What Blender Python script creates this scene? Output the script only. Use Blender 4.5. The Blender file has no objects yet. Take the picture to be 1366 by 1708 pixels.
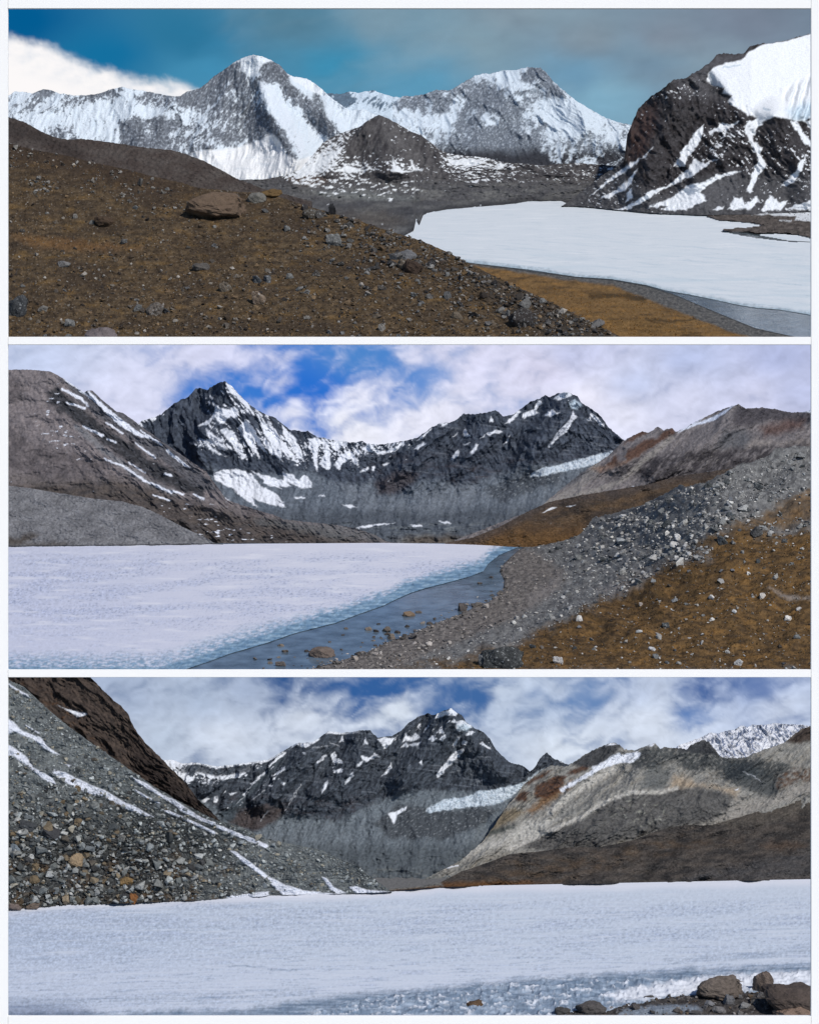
import bpy, math, random
import numpy as np

# ------------------------------------------------------------------ camera, sky, sun, exposure
sc = bpy.context.scene
COL = sc.collection
PITCH = math.radians(12.0)
FPX = 683.0 / math.tan(math.radians(7.0))            # focal length in photograph pixels
CAMZ = 37.6
cam_d = bpy.data.cameras.new('camera')
cam_d.sensor_fit = 'HORIZONTAL'
cam_d.sensor_width = 36.0
cam_d.lens = 36.0 / (2 * math.tan(math.radians(7.0)))
cam_d.clip_start = 0.5
cam_d.clip_end = 3000.0
cam = bpy.data.objects.new('camera', cam_d)
COL.objects.link(cam)
cam.location = (0, 0, CAMZ)
cam.rotation_euler = (math.pi / 2 - PITCH, 0, 0)
sc.camera = cam

SUN = np.array([0.44, -0.52, 0.72]); SUN /= np.linalg.norm(SUN)
w = bpy.data.worlds.new('World'); sc.world = w; w.use_nodes = True
nt = w.node_tree
sky_n = nt.nodes.new('ShaderNodeTexSky'); sky_n.sky_type = 'NISHITA'; sky_n.sun_disc = False
sky_n.sun_elevation = math.asin(SUN[2])
sky_n.sun_rotation = math.atan2(SUN[0], SUN[1])
sky_n.altitude = 4500
bg = nt.nodes['Background']
nt.links.new(sky_n.outputs[0], bg.inputs[0]); bg.inputs[1].default_value = 0.12
sl = bpy.data.lights.new('sun', 'SUN'); sl.energy = 3.6; sl.angle = math.radians(2.5); sl.color = (1.0, 0.955, 0.90)
so = bpy.data.objects.new('sun', sl); COL.objects.link(so)
so.rotation_euler = (math.acos(SUN[2]), 0, math.atan2(SUN[0], -SUN[1]))
so.location = (40, -40, 90)
sc.view_settings.view_transform = 'Standard'
sc.view_settings.look = 'None'
sc.view_settings.exposure = 0.0
sc.view_settings.gamma = 1.0
sc.view_settings.use_curve_mapping = False

random.seed(7)
RNG = np.random.default_rng(11)
F = np.float32

# ------------------------------------------------------------------ geometry of the view (for laying the place out)
CP, SP = math.cos(PITCH), math.sin(PITCH)
def ray(u, v):
    a = (np.asarray(u, float) - 683.0) / FPX; b = -(np.asarray(v, float) - 854.0) / FPX
    return a, CP + b * SP, -SP + b * CP
def at_y(u, v, y):
    dx, dy, dz = ray(u, v); k = y / dy
    return np.stack([dx * k, np.broadcast_to(y, np.shape(dx * k)).astype(float), CAMZ + dz * k], -1)
def plane_y(v, z):
    _, dy, dz = ray(0.0, v)
    return (z - CAMZ) / dz * dy
def zat(v, y): return float(at_y(683.0, v, y)[2])
Z3 = 0.0
Y3 = float(plane_y(1697, 0.0))
SKY3 = 126.0
Z2 = zat(1119, SKY3 + 1.0)
SKY2 = 166.5
Z1 = zat(566, SKY2 + 1.5)
SKY1 = 266.0

# ------------------------------------------------------------------ noise
_p = np.random.default_rng(3).permutation(256).astype(np.int32); _p = np.concatenate([_p, _p])
_g = np.linspace(0, 2 * np.pi, 16, endpoint=False); _gx = np.cos(_g).astype(F); _gy = np.sin(_g).astype(F)
def perlin(x, y, seed=0):
    x = np.asarray(x, F) + F(seed * 17.31); y = np.asarray(y, F) + F(seed * 9.73)
    xi = np.floor(x).astype(np.int32); yi = np.floor(y).astype(np.int32)
    xf = x - xi; yf = y - yi
    X0 = xi & 255; X1 = (xi + 1) & 255; Y0 = yi & 255; Y1 = (yi + 1) & 255
    def gr(a, b, fx, fy):
        h = _p[_p[a] + b] & 15
        return _gx[h] * fx + _gy[h] * fy
    s = xf * xf * xf * (xf * (xf * 6 - 15) + 10); t = yf * yf * yf * (yf * (yf * 6 - 15) + 10)
    n0 = gr(X0, Y0, xf, yf); n1 = gr(X1, Y0, xf - 1, yf)
    n2 = gr(X0, Y1, xf, yf - 1); n3 = gr(X1, Y1, xf - 1, yf - 1)
    a = n0 + s * (n1 - n0); b = n2 + s * (n3 - n2)
    return (a + t * (b - a)) * F(1.45)
def fbm(x, y, o=4, seed=0, gain=0.5):
    r = 0; a = 1.0; s = 0
    for k in range(o):
        r = r + a * perlin(x * 2 ** k, y * 2 ** k, seed + k * 3.7); s += a; a *= gain
    return r / s
def ridged(x, y, o=4, seed=0, gain=0.5):
    r = 0; a = 1.0; s = 0; wgt = 1.0
    for k in range(o):
        n = 1 - np.abs(perlin(x * 2.03 ** k, y * 2.03 ** k, seed + k * 5.1)) * 1.6
        n = np.clip(n, -0.2, 1) ; n = n * np.abs(n) * wgt
        wgt = np.clip(n * 1.6, 0.15, 1)
        r = r + a * n; s += a; a *= gain
    return r / s
def ss(a, b, x):
    t = np.clip((x - a) / (b - a), 0, 1); return t * t * (3 - 2 * t)
def lin(c):
    c = np.asarray(c, float) / 255.0
    return np.where(c <= 0.04045, c / 12.92, ((c + 0.055) / 1.055) ** 2.4)
def ip(pts):
    a = np.array(sorted(pts), float); return lambda u: np.interp(u, a[:, 0], a[:, 1])
def zm(ox, oy, s, pts): return [(ox + x * s, oy + y * s) for x, y in pts]

def sd_line(U, V, pts, width=None):
    d = np.full(U.shape, 1e9, F)
    p = np.array(pts, float)
    for i in range(len(p) - 1):
        ax, ay = p[i, :2]; bx, by = p[i + 1, :2]; ex, ey = bx - ax, by - ay
        L = ex * ex + ey * ey + 1e-9
        t = np.clip(((U - ax) * ex + (V - ay) * ey) / L, 0, 1)
        q = np.hypot(U - ax - t * ex, V - ay - t * ey)
        if p.shape[1] > 2: q = q - (p[i, 2] + t * (p[i + 1, 2] - p[i, 2]))
        d = np.minimum(d, q)
    return d
def sd_poly(U, V, pts):
    p = list(pts); d = sd_line(U, V, p + [p[0]]); ins = np.zeros(U.shape, bool)
    n = len(p)
    for i in range(n):
        (x0, y0), (x1, y1) = p[i], p[(i + 1) % n]
        if y0 == y1: continue
        c = ((V < y0) != (V < y1)) & (U < (x1 - x0) * (V - y0) / (y1 - y0) + x0)
        ins ^= c
    return np.where(ins, -d, d)
def mpoly(S, pts, soft=2.0, rag=4.0, sc_=14.0, seed=1):
    U = S.U + rag * S.n(sc_, seed); V = S.V + rag * S.n(sc_, seed + 40)
    return ss(soft, -soft, sd_poly(U, V, pts))
def mline(S, pts, wid=3.0, soft=1.5, rag=3.0, sc_=12.0, seed=1):
    U = S.U + rag * S.n(sc_, seed); V = S.V + rag * S.n(sc_, seed + 40)
    return ss(wid + soft, wid - soft, sd_line(U, V, pts))
def mix(c, k, m):
    if np.ndim(k) < np.ndim(c) and not np.shape(k) == np.shape(c): k = np.asarray(k)
    return c + (k - c) * m[..., None]

class Sheet: pass
class Fields:
    def __init__(s, U, V): s.U = U.astype(F); s.V = V.astype(F); s._c = {}
    def n(s, sc_, seed=1, o=3):
        k = (sc_, seed, o)
        if k not in s._c: s._c[k] = fbm(s.U / sc_, s.V / sc_, o, seed)
        return s._c[k]

# ------------------------------------------------------------------ materials
def attr_mat(name, rough=0.92, bump=0.0, bscale=8.0, grain=0.25, gscale=10.0, spec=0.15, objcol=False, emit=0.0, lichen=0.0):
    m = bpy.data.materials.new(name); m.use_nodes = True
    n = m.node_tree; N = n.nodes; L = n.links
    b = N['Principled BSDF']
    at = N.new('ShaderNodeAttribute'); at.attribute_name = 'albedo'
    src = at.outputs['Color']
    if emit:
        b.inputs['Base Color'].default_value = (0, 0, 0, 1); b.inputs['Specular IOR Level'].default_value = 0
        L.new(src, b.inputs['Emission Color']); b.inputs['Emission Strength'].default_value = emit
        b.inputs['Roughness'].default_value = 1
        return m
    geo = N.new('ShaderNodeNewGeometry')
    if objcol:
        oi = N.new('ShaderNodeObjectInfo'); mx = N.new('ShaderNodeMix'); mx.data_type = 'RGBA'; mx.blend_type = 'MULTIPLY'
        mx.inputs['Factor'].default_value = 1
        L.new(src, mx.inputs['A']); L.new(oi.outputs['Color'], mx.inputs['B']); src = mx.outputs['Result']
    if lichen:
        nz = N.new('ShaderNodeTexNoise'); nz.inputs['Scale'].default_value = gscale * 0.55; nz.inputs['Detail'].default_value = 5
        nz.inputs['Roughness'].default_value = 0.75
        L.new(geo.outputs['Position'], nz.inputs['Vector'])
        for lo, hi, colr in ((0.55, 0.62, (0.018, 0.018, 0.02, 1)), (0.43, 0.36, (0.34, 0.35, 0.35, 1))):
            mr = N.new('ShaderNodeMapRange'); mr.inputs[1].default_value = lo; mr.inputs[2].default_value = hi
            mr.inputs[4].default_value = lichen
            L.new(nz.outputs[0], mr.inputs[0])
            mx = N.new('ShaderNodeMix'); mx.data_type = 'RGBA'
            L.new(mr.outputs[0], mx.inputs['Factor']); L.new(src, mx.inputs['A']); mx.inputs['B'].default_value = colr
            src = mx.outputs['Result']
    if grain:
        nz = N.new('ShaderNodeTexNoise'); nz.inputs['Scale'].default_value = gscale; nz.inputs['Detail'].default_value = 6
        nz.inputs['Roughness'].default_value = 0.7
        L.new(geo.outputs['Position'], nz.inputs['Vector'])
        mr = N.new('ShaderNodeMapRange'); mr.inputs[1].default_value = 0.3; mr.inputs[2].default_value = 0.7
        mr.inputs[3].default_value = 1 - grain; mr.inputs[4].default_value = 1 + grain
        L.new(nz.outputs[0], mr.inputs[0])
        mx = N.new('ShaderNodeMix'); mx.data_type = 'RGBA'; mx.blend_type = 'MULTIPLY'; mx.inputs['Factor'].default_value = 1
        L.new(src, mx.inputs['A']); L.new(mr.outputs[0], mx.inputs['B']); src = mx.outputs['Result']
    L.new(src, b.inputs['Base Color'])
    b.inputs['Roughness'].default_value = rough; b.inputs['Specular IOR Level'].default_value = spec
    if bump:
        nb = N.new('ShaderNodeTexNoise'); nb.inputs['Scale'].default_value = bscale; nb.inputs['Detail'].default_value = 7
        nb.inputs['Roughness'].default_value = 0.65
        L.new(geo.outputs['Position'], nb.inputs['Vector'])
        bp = N.new('ShaderNodeBump'); bp.inputs['Strength'].default_value = bump; bp.inputs['Distance'].default_value = 1.2 / bscale
        L.new(nb.outputs[0], bp.inputs['Height']); L.new(bp.outputs[0], b.inputs['Normal'])
    return m
M_MTN = attr_mat('mountain_rock_and_snow', 0.9, 0.5, 9.0, 0.14, 9.0, 0.1)
M_TURF = attr_mat('dry_turf', 0.97, 0.7, 14.0, 0.4, 14.0, 0.05)
M_SCREE = attr_mat('scree', 0.95, 0.7, 10.0, 0.2, 12.0, 0.08)
M_STONE = attr_mat('stone', 0.88, 0.5, 14.0, 0.32, 16.0, 0.12, objcol=True)
M_LICHEN = attr_mat('lichen_stone', 0.9, 0.6, 14.0, 0.3, 16.0, 0.12, objcol=True, lichen=0.8)
M_ICE = attr_mat('snowy_ice', 0.7, 0.03, 7.0, 0.03, 8.0, 0.25)
M_SKY = attr_mat('sky_light', emit=1.0)
M_TUFT = attr_mat('dry_grass', 0.95, 0, 1, 0.2, 8.0, 0.05)
def water_mat(name, c, bscale, strength):
    m = bpy.data.materials.new(name); m.use_nodes = True; n = m.node_tree; b = n.nodes['Principled BSDF']
    nz = n.nodes.new('ShaderNodeTexNoise'); nz.inputs['Scale'].default_value = 1.2; nz.inputs['Detail'].default_value = 6
    geo = n.nodes.new('ShaderNodeNewGeometry'); n.links.new(geo.outputs['Position'], nz.inputs['Vector'])
    cr = n.nodes.new('ShaderNodeValToRGB')
    cr.color_ramp.elements[0].position = 0.35; cr.color_ramp.elements[1].position = 0.65
    cr.color_ramp.elements[0].color = (c[0] * .6, c[1] * .6, c[2] * .6, 1); cr.color_ramp.elements[1].color = (c[0] * 1.3, c[1] * 1.3, c[2] * 1.3, 1)
    n.links.new(nz.outputs[0], cr.inputs[0]); n.links.new(cr.outputs[0], b.inputs['Base Color'])
    b.inputs['Roughness'].default_value = 0.12; b.inputs['IOR'].default_value = 1.33
    n2 = n.nodes.new('ShaderNodeTexNoise'); n2.inputs['Scale'].default_value = bscale; n2.inputs['Detail'].default_value = 4
    n.links.new(geo.outputs['Position'], n2.inputs['Vector'])
    bp = n.nodes.new('ShaderNodeBump'); bp.inputs['Strength'].default_value = strength; bp.inputs['Distance'].default_value = 0.05
    n.links.new(n2.outputs[0], bp.inputs['Height']); n.links.new(bp.outputs[0], b.inputs['Normal'])
    return m
def plain_mat(name, c, rough=0.6):
    m = bpy.data.materials.new(name); m.use_nodes = True; n = m.node_tree; b = n.nodes['Principled BSDF']
    nz = n.nodes.new('ShaderNodeTexNoise'); nz.inputs['Scale'].default_value = 3; nz.inputs['Detail'].default_value = 4
    geo = n.nodes.new('ShaderNodeNewGeometry'); n.links.new(geo.outputs['Position'], nz.inputs['Vector'])
    cr = n.nodes.new('ShaderNodeValToRGB')
    cr.color_ramp.elements[0].color = (c[0] * .985, c[1] * .985, c[2] * .985, 1); cr.color_ramp.elements[1].color = (*c, 1)
    n.links.new(nz.outputs[0], cr.inputs[0]); n.links.new(cr.outputs[0], b.inputs['Base Color'])
    b.inputs['Roughness'].default_value = rough
    return m

# ------------------------------------------------------------------ mesh building
def tag(o, label=None, cat=None, kind=None, group=None):
    if kind: o['kind'] = kind
    if label: o['label'] = label
    if cat: o['category'] = cat
    if group: o['group'] = group
    return o
def raw_mesh(name, verts, faces, cols=None, smooth=False):
    """verts (n,3), faces (m,3|4) numpy"""
    me = bpy.data.meshes.new(name)
    k = faces.shape[1]; m = len(faces)
    me.vertices.add(len(verts)); me.vertices.foreach_set('co', np.ascontiguousarray(verts, dtype=F).ravel())
    me.loops.add(m * k); me.loops.foreach_set('vertex_index', np.ascontiguousarray(faces, dtype=np.int32).ravel())
    me.polygons.add(m); me.polygons.foreach_set('loop_start', np.arange(0, m * k, k, dtype=np.int32))
    me.polygons.foreach_set('use_smooth', np.full(m, bool(smooth)))
    if cols is not None:
        a = me.attributes.new('albedo', 'FLOAT_COLOR', 'POINT')
        c = np.ones((len(verts), 4), F); c[:, :3] = cols
        a.data.foreach_set('color', c.ravel())
    me.update(calc_edges=True); me.validate()
    return me
def link(name, me, mat, parent=None):
    o = bpy.data.objects.new(name, me); COL.objects.link(o)
    if mat: me.materials.append(mat)
    if parent: o.parent = parent
    return o

STEP = 1.4
def columns(u0, u1, step):
    lo, hi = max(u0, -6), min(u1, 1372)
    c = list(np.arange(lo, hi + step * .5, step))
    if u0 < lo: c = list(np.linspace(u0, lo, max(3, int((lo - u0) / 9)), endpoint=False)) + c
    if u1 > hi: c = c + list(np.linspace(c[-1] + 6, u1, max(3, int((u1 - hi) / 9))))
    return np.array(c)
def sheet(name, u0, u1, top, bot, depth, disp, color, mat, label, step=STEP, back=(6.0, 5.0), keep=None, ang=14.0,
          up=False, rows=None, jag=0.0, jsc=9.0, smooth=True, crisp=.75):
    """a terrain sheet running from its foot (bot) to its crest (top), pushed in and out by disp, with a back slope behind the crest"""
    u = columns(u0, u1, step)
    vt = top(u); vb = bot(u)
    if jag: vt = vt - jag * (np.abs(fbm(u / jsc, u * 0 + 3.3, 4, 21)) * 2 - 0.6)
    nr = rows or max(6, int(np.max(vb - vt) / step))
    t = np.linspace(0, 1, nr)
    V = vb[None] + (vt - vb)[None] * t[:, None]; U = np.broadcast_to(u[None], V.shape)
    S = Fields(U, V); S.T = np.broadcast_to(t[:, None], V.shape); S.vt = vt[None]; S.vb = vb[None]
    Y = depth(U, V)
    D = disp(S) if disp else np.zeros(V.shape, F)
    S.D = D
    px = float(np.mean(Y)) / FPX
    S.gv = np.gradient(D, axis=0) / np.minimum(-0.2, np.gradient(V, axis=0)) / px
    S.gu = np.gradient(D, axis=1) / np.gradient(U, axis=1) / px - S.gv * np.gradient(V, axis=1) / np.gradient(U, axis=1)
    C = color(S) * .88
    wet = 1 - ss(.45, .62, C.min(-1))
    C = C * (1 + crisp * wet * (.5 * fbm(U / 3.1, V / 2.6, 3, 901) + .5 * fbm(U / 7, V / 5, 3, 903)))[..., None]
    P = at_y(U, V, Y)
    a = PITCH - math.atan((854.0 - float(np.mean(vt * .75 + vb * .25))) / FPX)     # relief pushes straight out of the slope
    n = np.array([0, 0, 1.0]) if up else np.array([0, -math.cos(a), math.sin(a)])
    P = P + D[..., None] * n
    K = keep(S).astype(int) if keep is not None else None
    S.P, S.C, S.u, S.t = P, C, u, t
    S.vt1, S.vb1, S.mask = vt, vb, K
    if back:
        ext = []; ce = []
        for k in range(1, 6):
            f = k / 5.0
            r = P[-1].copy(); r[:, 1] += back[0] * f; r[:, 2] -= back[1] * f ** 1.2
            r[:, 2] -= 0.25 * np.abs(perlin(u / 20, u * 0 + k * 1.7, 5)) * back[1] * .3
            ext.append(r); ce.append(C[-1])
        PP = np.concatenate([P, np.array(ext)], 0); CC = np.concatenate([C, np.array(ce)], 0)
        if K is not None: K = np.concatenate([K, np.repeat(K[-1:], 5, 0)], 0)
    else: PP, CC = P, C
    R, Cn = PP.shape[:2]
    idx = np.arange(R * Cn).reshape(R, Cn)
    f = np.stack([idx[:-1, :-1], idx[:-1, 1:], idx[1:, 1:], idx[1:, :-1]], -1)
    if K is not None: f = f[(K[:-1, :-1] + K[:-1, 1:] + K[1:, 1:] + K[1:, :-1]) >= 2]
    f = f.reshape(-1, 4)
    verts = PP.reshape(-1, 3); cols = CC.reshape(-1, 3)
    used = np.zeros(len(verts), bool); used[f.ravel()] = True
    re = np.cumsum(used) - 1
    me = raw_mesh(name, verts[used], re[f], np.clip(cols[used], 0, 1), smooth)
    o = link(name, me, mat)
    tag(o, label, None, 'structure')
    S.obj = o
    return S
def sample(S, u, v):
    j = np.clip(np.searchsorted(S.u, u), 0, len(S.u) - 1)
    t = (S.vb1[j] - v) / (S.vb1[j] - S.vt1[j] + 1e-9)
    i = np.clip(np.round(t * (len(S.t) - 1)).astype(int), 0, len(S.t) - 1)
    ok = (t >= 0) & (t <= 1)
    if S.mask is not None: ok &= S.mask[i, j].astype(bool)
    return S.P[i, j], ok

# ------------------------------------------------------------------ stones
def ico(sub):
    import bmesh
    bm = bmesh.new(); bmesh.ops.create_icosphere(bm, subdivisions=sub, radius=1.0)
    v = np.array([x.co[:] for x in bm.verts]); f = np.array([[x.index for x in p.verts] for p in bm.faces]); bm.free()
    return v / np.linalg.norm(v, axis=1)[:, None], f
ICO = {k: ico(k) for k in (1, 2, 3, 4)}
def hull_rock(seed, n=11, flat=0.7, sub=0, rough=0.0, boxy=0.55):
    """an angular block: hull of scattered points, big ones roughened"""
    import bmesh
    r = np.random.default_rng(seed)
    p = r.normal(size=(n, 3)); p /= np.linalg.norm(p, axis=1)[:, None]
    m = np.abs(p).max(1)[:, None]; p = p * (1 - boxy) + p / m * boxy * .8
    p *= r.uniform(.82, 1.12, (n, 1))
    bm = bmesh.new()
    for q in p: bm.verts.new(q)
    g = bmesh.ops.convex_hull(bm, input=bm.verts)
    bmesh.ops.delete(bm, geom=[e for e in set(g['geom_unused'] + g['geom_interior']) if isinstance(e, bmesh.types.BMVert)], context='VERTS')
    if sub:
        bmesh.ops.bevel(bm, geom=list(bm.edges), offset=.05, segments=1, affect='EDGES', profile=.5)
        bmesh.ops.triangulate(bm, faces=bm.faces)
        for k in range(sub):
            bmesh.ops.subdivide_edges(bm, edges=[e for e in bm.edges if e.calc_length() > .16], cuts=1, use_grid_fill=True)
            bmesh.ops.triangulate(bm, faces=bm.faces)
    bmesh.ops.recalc_face_normals(bm, faces=bm.faces)
    bm.verts.ensure_lookup_table(); bm.verts.index_update()
    v = np.array([x.co[:] for x in bm.verts]); f = np.array([[x.index for x in q.verts] for q in bm.faces]); bm.free()
    if rough:
        d = v / np.linalg.norm(v, axis=1)[:, None]; o = seed * 1.7
        k = fbm(v[:, 0] * 1.6 + o, v[:, 1] * 1.6 + v[:, 2] * 1.1 + o, 3, 3) * 1.3 + fbm(v[:, 0] * 4 + o + v[:, 2] * 2, v[:, 1] * 4 - v[:, 2] * 3 + o, 4, 8) * .7
        v = v + d * (rough * k)[:, None]
    v = v * np.array([1.0, r.uniform(0.7, 0.95), flat * r.uniform(.85, 1.15)])
    return v, f
SHAPES = {1: [hull_rock(s_, 8, r_) for s_, r_ in zip(range(12), [.6, .75, .5, .8, .65, .9, .55, .7, .6, .85, .7, .5])],
          2: [hull_rock(50 + s_, 13, r_) for s_, r_ in zip(range(18), [.6, .75, .5, .8, .65, .9, .55, .7, .6, .85, .45, .75, .7, .6, .8, .5, .65, .7])],
          3: [hull_rock(90 + s_, 15, r_, 3, .14) for s_, r_ in zip(range(8), [.6, .75, .5, .8, .65, .7, .55, .7])],
          4: [hull_rock(190 + s_, 26, r_, 4, .16, .4) for s_, r_ in zip(range(8), [.6, .72, .55, .75, .65, .7, .55, .7])]}
def rot3(r, tilt=0.35):
    a = r.uniform(0, 6.283); b, c = r.normal(0, tilt, 2)
    ca, sa, cb, sb, cc, s_ = math.cos(a), math.sin(a), math.cos(b), math.sin(b), math.cos(c), math.sin(c)
    return np.array([[ca, -sa, 0], [sa, ca, 0], [0, 0, 1]]) @ np.array([[1, 0, 0], [0, cb, -sb], [0, sb, cb]]) @ np.array([[cc, 0, s_], [0, 1, 0], [-s_, 0, cc]])
def stones(name, S, n, box, dens, size, color, mat, label, seed=1, sink=0.25, tilt=0.35, small_under=5.0):
    """many loose stones joined into one mesh"""
    r = np.random.default_rng(seed)
    u = r.uniform(box[0], box[2], n); v = r.uniform(box[1], box[3], n)
    p = dens(u, v); k = r.uniform(0, 1, n) < p; u, v = u[k], v[k]
    P, ok = sample(S, u, v); u, v, P = u[ok], v[ok], P[ok]
    s = size(u, v, r)
    vs, fs, cs = [], [], []; base = 0
    cc = color(u, v, r)
    for i in range(len(u)):
        sub = 1 if s[i] < small_under else 2
        rv, rf = SHAPES[sub][int(r.integers(len(SHAPES[sub])))]
        w_ = s[i] * 0.5 * P[i, 1] / FPX
        q = (rv @ rot3(r, tilt).T) * w_ + P[i] + np.array([0, 0, w_ * (0.5 - sink)])
        vs.append(q); fs.append(rf + base); base += len(rv)
        cs.append(np.broadcast_to(cc[i], q.shape))
    if not vs: return None
    me = raw_mesh(name, np.concatenate(vs), np.concatenate(fs), np.clip(np.concatenate(cs), 0, 1))
    o = link(name, me, mat); tag(o, label, None, 'stuff')
    return o
PROTO = []
def boulder_mesh(i, mat, big=False):
    k = (i % 8, mat.name, big)
    for kk, me in PROTO:
        if kk == k: return me
    v, f = SHAPES[4 if big else 3][i % 8]
    g = 0.85 + 0.3 * fbm(v[:, 0] * 2 + i, v[:, 1] * 2 + v[:, 2], 3, 5)
    me = raw_mesh('boulder', v, f, np.repeat(g[:, None], 3, 1)); me.materials.append(mat)
    PROTO.append((k, me)); return me
def boulder(S, u, v, wpx, hpx, colr, i, label, group=None, mat=None, rz=None, name='boulder', cat='boulder', sink=0.3, tilt=0.12, P=None):
    """one countable stone: (u, v) is where its middle foot stands"""
    mat = mat or M_STONE
    r = np.random.default_rng(1000 + i * 7 + int(u))
    if P is None:
        P, ok = sample(S, np.array([u]), np.array([v])); P = P[0]
    me = boulder_mesh(i, mat, wpx > 33)
    o = bpy.data.objects.new(name, me); COL.objects.link(o)
    k = P[1] / FPX
    sx = wpx * k * 0.5; sz = hpx * k * 0.62 / 0.66
    o.scale = (sx, sx * r.uniform(0.75, 1.0), sz)
    o.rotation_euler = (r.normal(0, tilt), r.normal(0, tilt), rz if rz is not None else r.normal(0, .5))
    o.location = (P[0], P[1], P[2] + sz * 0.66 * (0.62 - sink))
    c = lin(colr); o.color = (c[0], c[1], c[2], 1)
    tag(o, label, cat, None, group)
    REG.append((o, float(u), float(v), float(wpx), colr, group))
    return o
REG = []
def scatter_boulders(S, n, box, dens, size, color, label, group, seed, mat=None, minsep=10, sink=0.35, **kw):
    r = np.random.default_rng(seed); out = []
    tries = 0
    while len(out) < n and tries < n * 40:
        tries += 1
        u = r.uniform(box[0], box[2]); v = r.uniform(box[1], box[3])
        if r.uniform() > dens(np.array([u]), np.array([v]))[0]: continue
        P, ok = sample(S, np.array([u]), np.array([v]))
        if not ok[0] or any((u - a) ** 2 + (v - b) ** 2 < minsep ** 2 for a, b in out): continue
        s = size(u, v, r); out.append((u, v))
        m = mat[int(r.integers(len(mat)))] if isinstance(mat, (list, tuple)) else mat
        boulder(S, u, v, s, s * r.uniform(.55, .85), color(u, v, r), int(r.integers(8)), label, group, m, sink=sink, P=P[0], **kw)
def tufts(name, S, n, box, dens, size, color, label, seed=2):
    """little clumps of dry grass blades joined into one mesh"""
    r = np.random.default_rng(seed)
    u = r.uniform(box[0], box[2], n); v = r.uniform(box[1], box[3], n)
    k = r.uniform(0, 1, n) < dens(u, v); u, v = u[k], v[k]
    P, ok = sample(S, u, v); u, v, P = u[ok], v[ok], P[ok]
    m = len(u); B = 6
    s = (size(u, v, r) * P[:, 1] / FPX)[:, None, None]
    a = r.uniform(0, 6.283, (m, B)); lean = r.uniform(0.15, 0.75, (m, B)); h = r.uniform(0.5, 1.0, (m, B))
    dx, dy = np.cos(a), np.sin(a)
    tip = np.stack([dx * lean, dy * lean, h], -1); w_ = 0.16
    b0 = np.stack([-dy * w_, dx * w_, h * 0 - .05], -1) + np.stack([dx, dy, h * 0], -1) * .12
    b1 = np.stack([dy * w_, -dx * w_, h * 0 - .05], -1) + np.stack([dx, dy, h * 0], -1) * .12
    T = np.stack([b0, b1, tip], 2) * s[..., None] + P[:, None, None, :]
    c = color(u, v, r)[:, None, None, :] * r.uniform(.7, 1.25, (m, B, 1, 1))
    c = np.broadcast_to(c, T.shape)
    me = raw_mesh(name, T.reshape(-1, 3), np.arange(m * B * 3).reshape(-1, 3), np.clip(c.reshape(-1, 3), 0, 1))
    o = link(name, me, M_TUFT); tag(o, label, None, 'stuff'); return o

# ------------------------------------------------------------------ skies
def sky(name, y, vtop, vbot, zlow, pts, label, blue, white, detail):
    u = np.arange(-420, 1790, 3.0); v = np.arange(vtop, vbot, 3.0)
    V, U = np.meshgrid(v, u, indexing='ij'); S = Fields(U, V)
    C = detail(S)
    P = at_y(U, V, y)
    R, Cn = U.shape
    idx = np.arange(R * Cn).reshape(R, Cn)
    f = np.stack([idx[:-1, :-1], idx[1:, :-1], idx[1:, 1:], idx[:-1, 1:]], -1).reshape(-1, 4)
    o = link(name, raw_mesh(name, P.reshape(-1, 3), f, np.clip(C.reshape(-1, 3), 0, 1.2), True), M_SKY)
    tag(o, label, None, 'structure')
    return o
def idw(S, pts, p=2.2, warp=30, seed=5):
    U = S.U + warp * S.n(90, seed); V = (S.V + warp * .6 * S.n(90, seed + 9))
    num = 0; den = 0
    for (a, b, val) in pts:
        w_ = 1.0 / (((U - a) ** 2 + ((V - b) * 1.6) ** 2) + 150.0) ** (p / 2)
        val = np.asarray(val, F)
        num = num + w_[..., None] * val; den = den + w_
    return num / den[..., None]

# ------------------------------------------------------------------ helpers for rock and snow
SNOW = np.array([0.80, 0.83, 0.88])
def alpine(S, L, amp, slant=0.0, seed=1, aniso=2.0, o=5, gain=0.55):
    x = S.U + slant * S.V + L * .55 * S.n(L * 1.7, seed)
    y = S.V / aniso + L * .3 * S.n(L * 1.4, seed + 3)
    return amp * (.5 * ridged(x / L, y / L, o + 1, seed, gain + .06) + .10 * ridged(x / L * 5.3, y / L * 4.1, 4, seed + 7, .6))
def streak(S, wid, ln, slant=0.0, seed=1, o=4):
    wid = wid * .7; ln = ln * .7
    return .22 * fbm((S.U + slant * S.V) / 2.6, S.V / 4.5, 3, seed + 5) + .95 * fbm((S.U + slant * S.V + wid * .9 * S.n(wid * 6, seed + 2)) / wid, S.V / ln, o + 1, seed, .56)
def dens_pts(S, pts, p=3.0, warp=16, seed=4):
    return idw(S, [(a, b, [c]) for a, b, c in pts], p, warp, seed)[..., 0]
def cover(N, d, soft=0.10):
    """1 where the noise N (about -1..1) falls in the share d"""
    x = N * 0.5 + 0.5; th = 1.0 - d
    return ss(th - soft, th + soft, x)
def rgb(S, c): return np.broadcast_to(lin(c), S.U.shape + (3,)).astype(F).copy()
def vary(C, k): return C * (1 + k)[..., None]
def no(S): return np.zeros(S.U.shape, F)
FRM_L, FRM_R = -330, 1700

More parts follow.
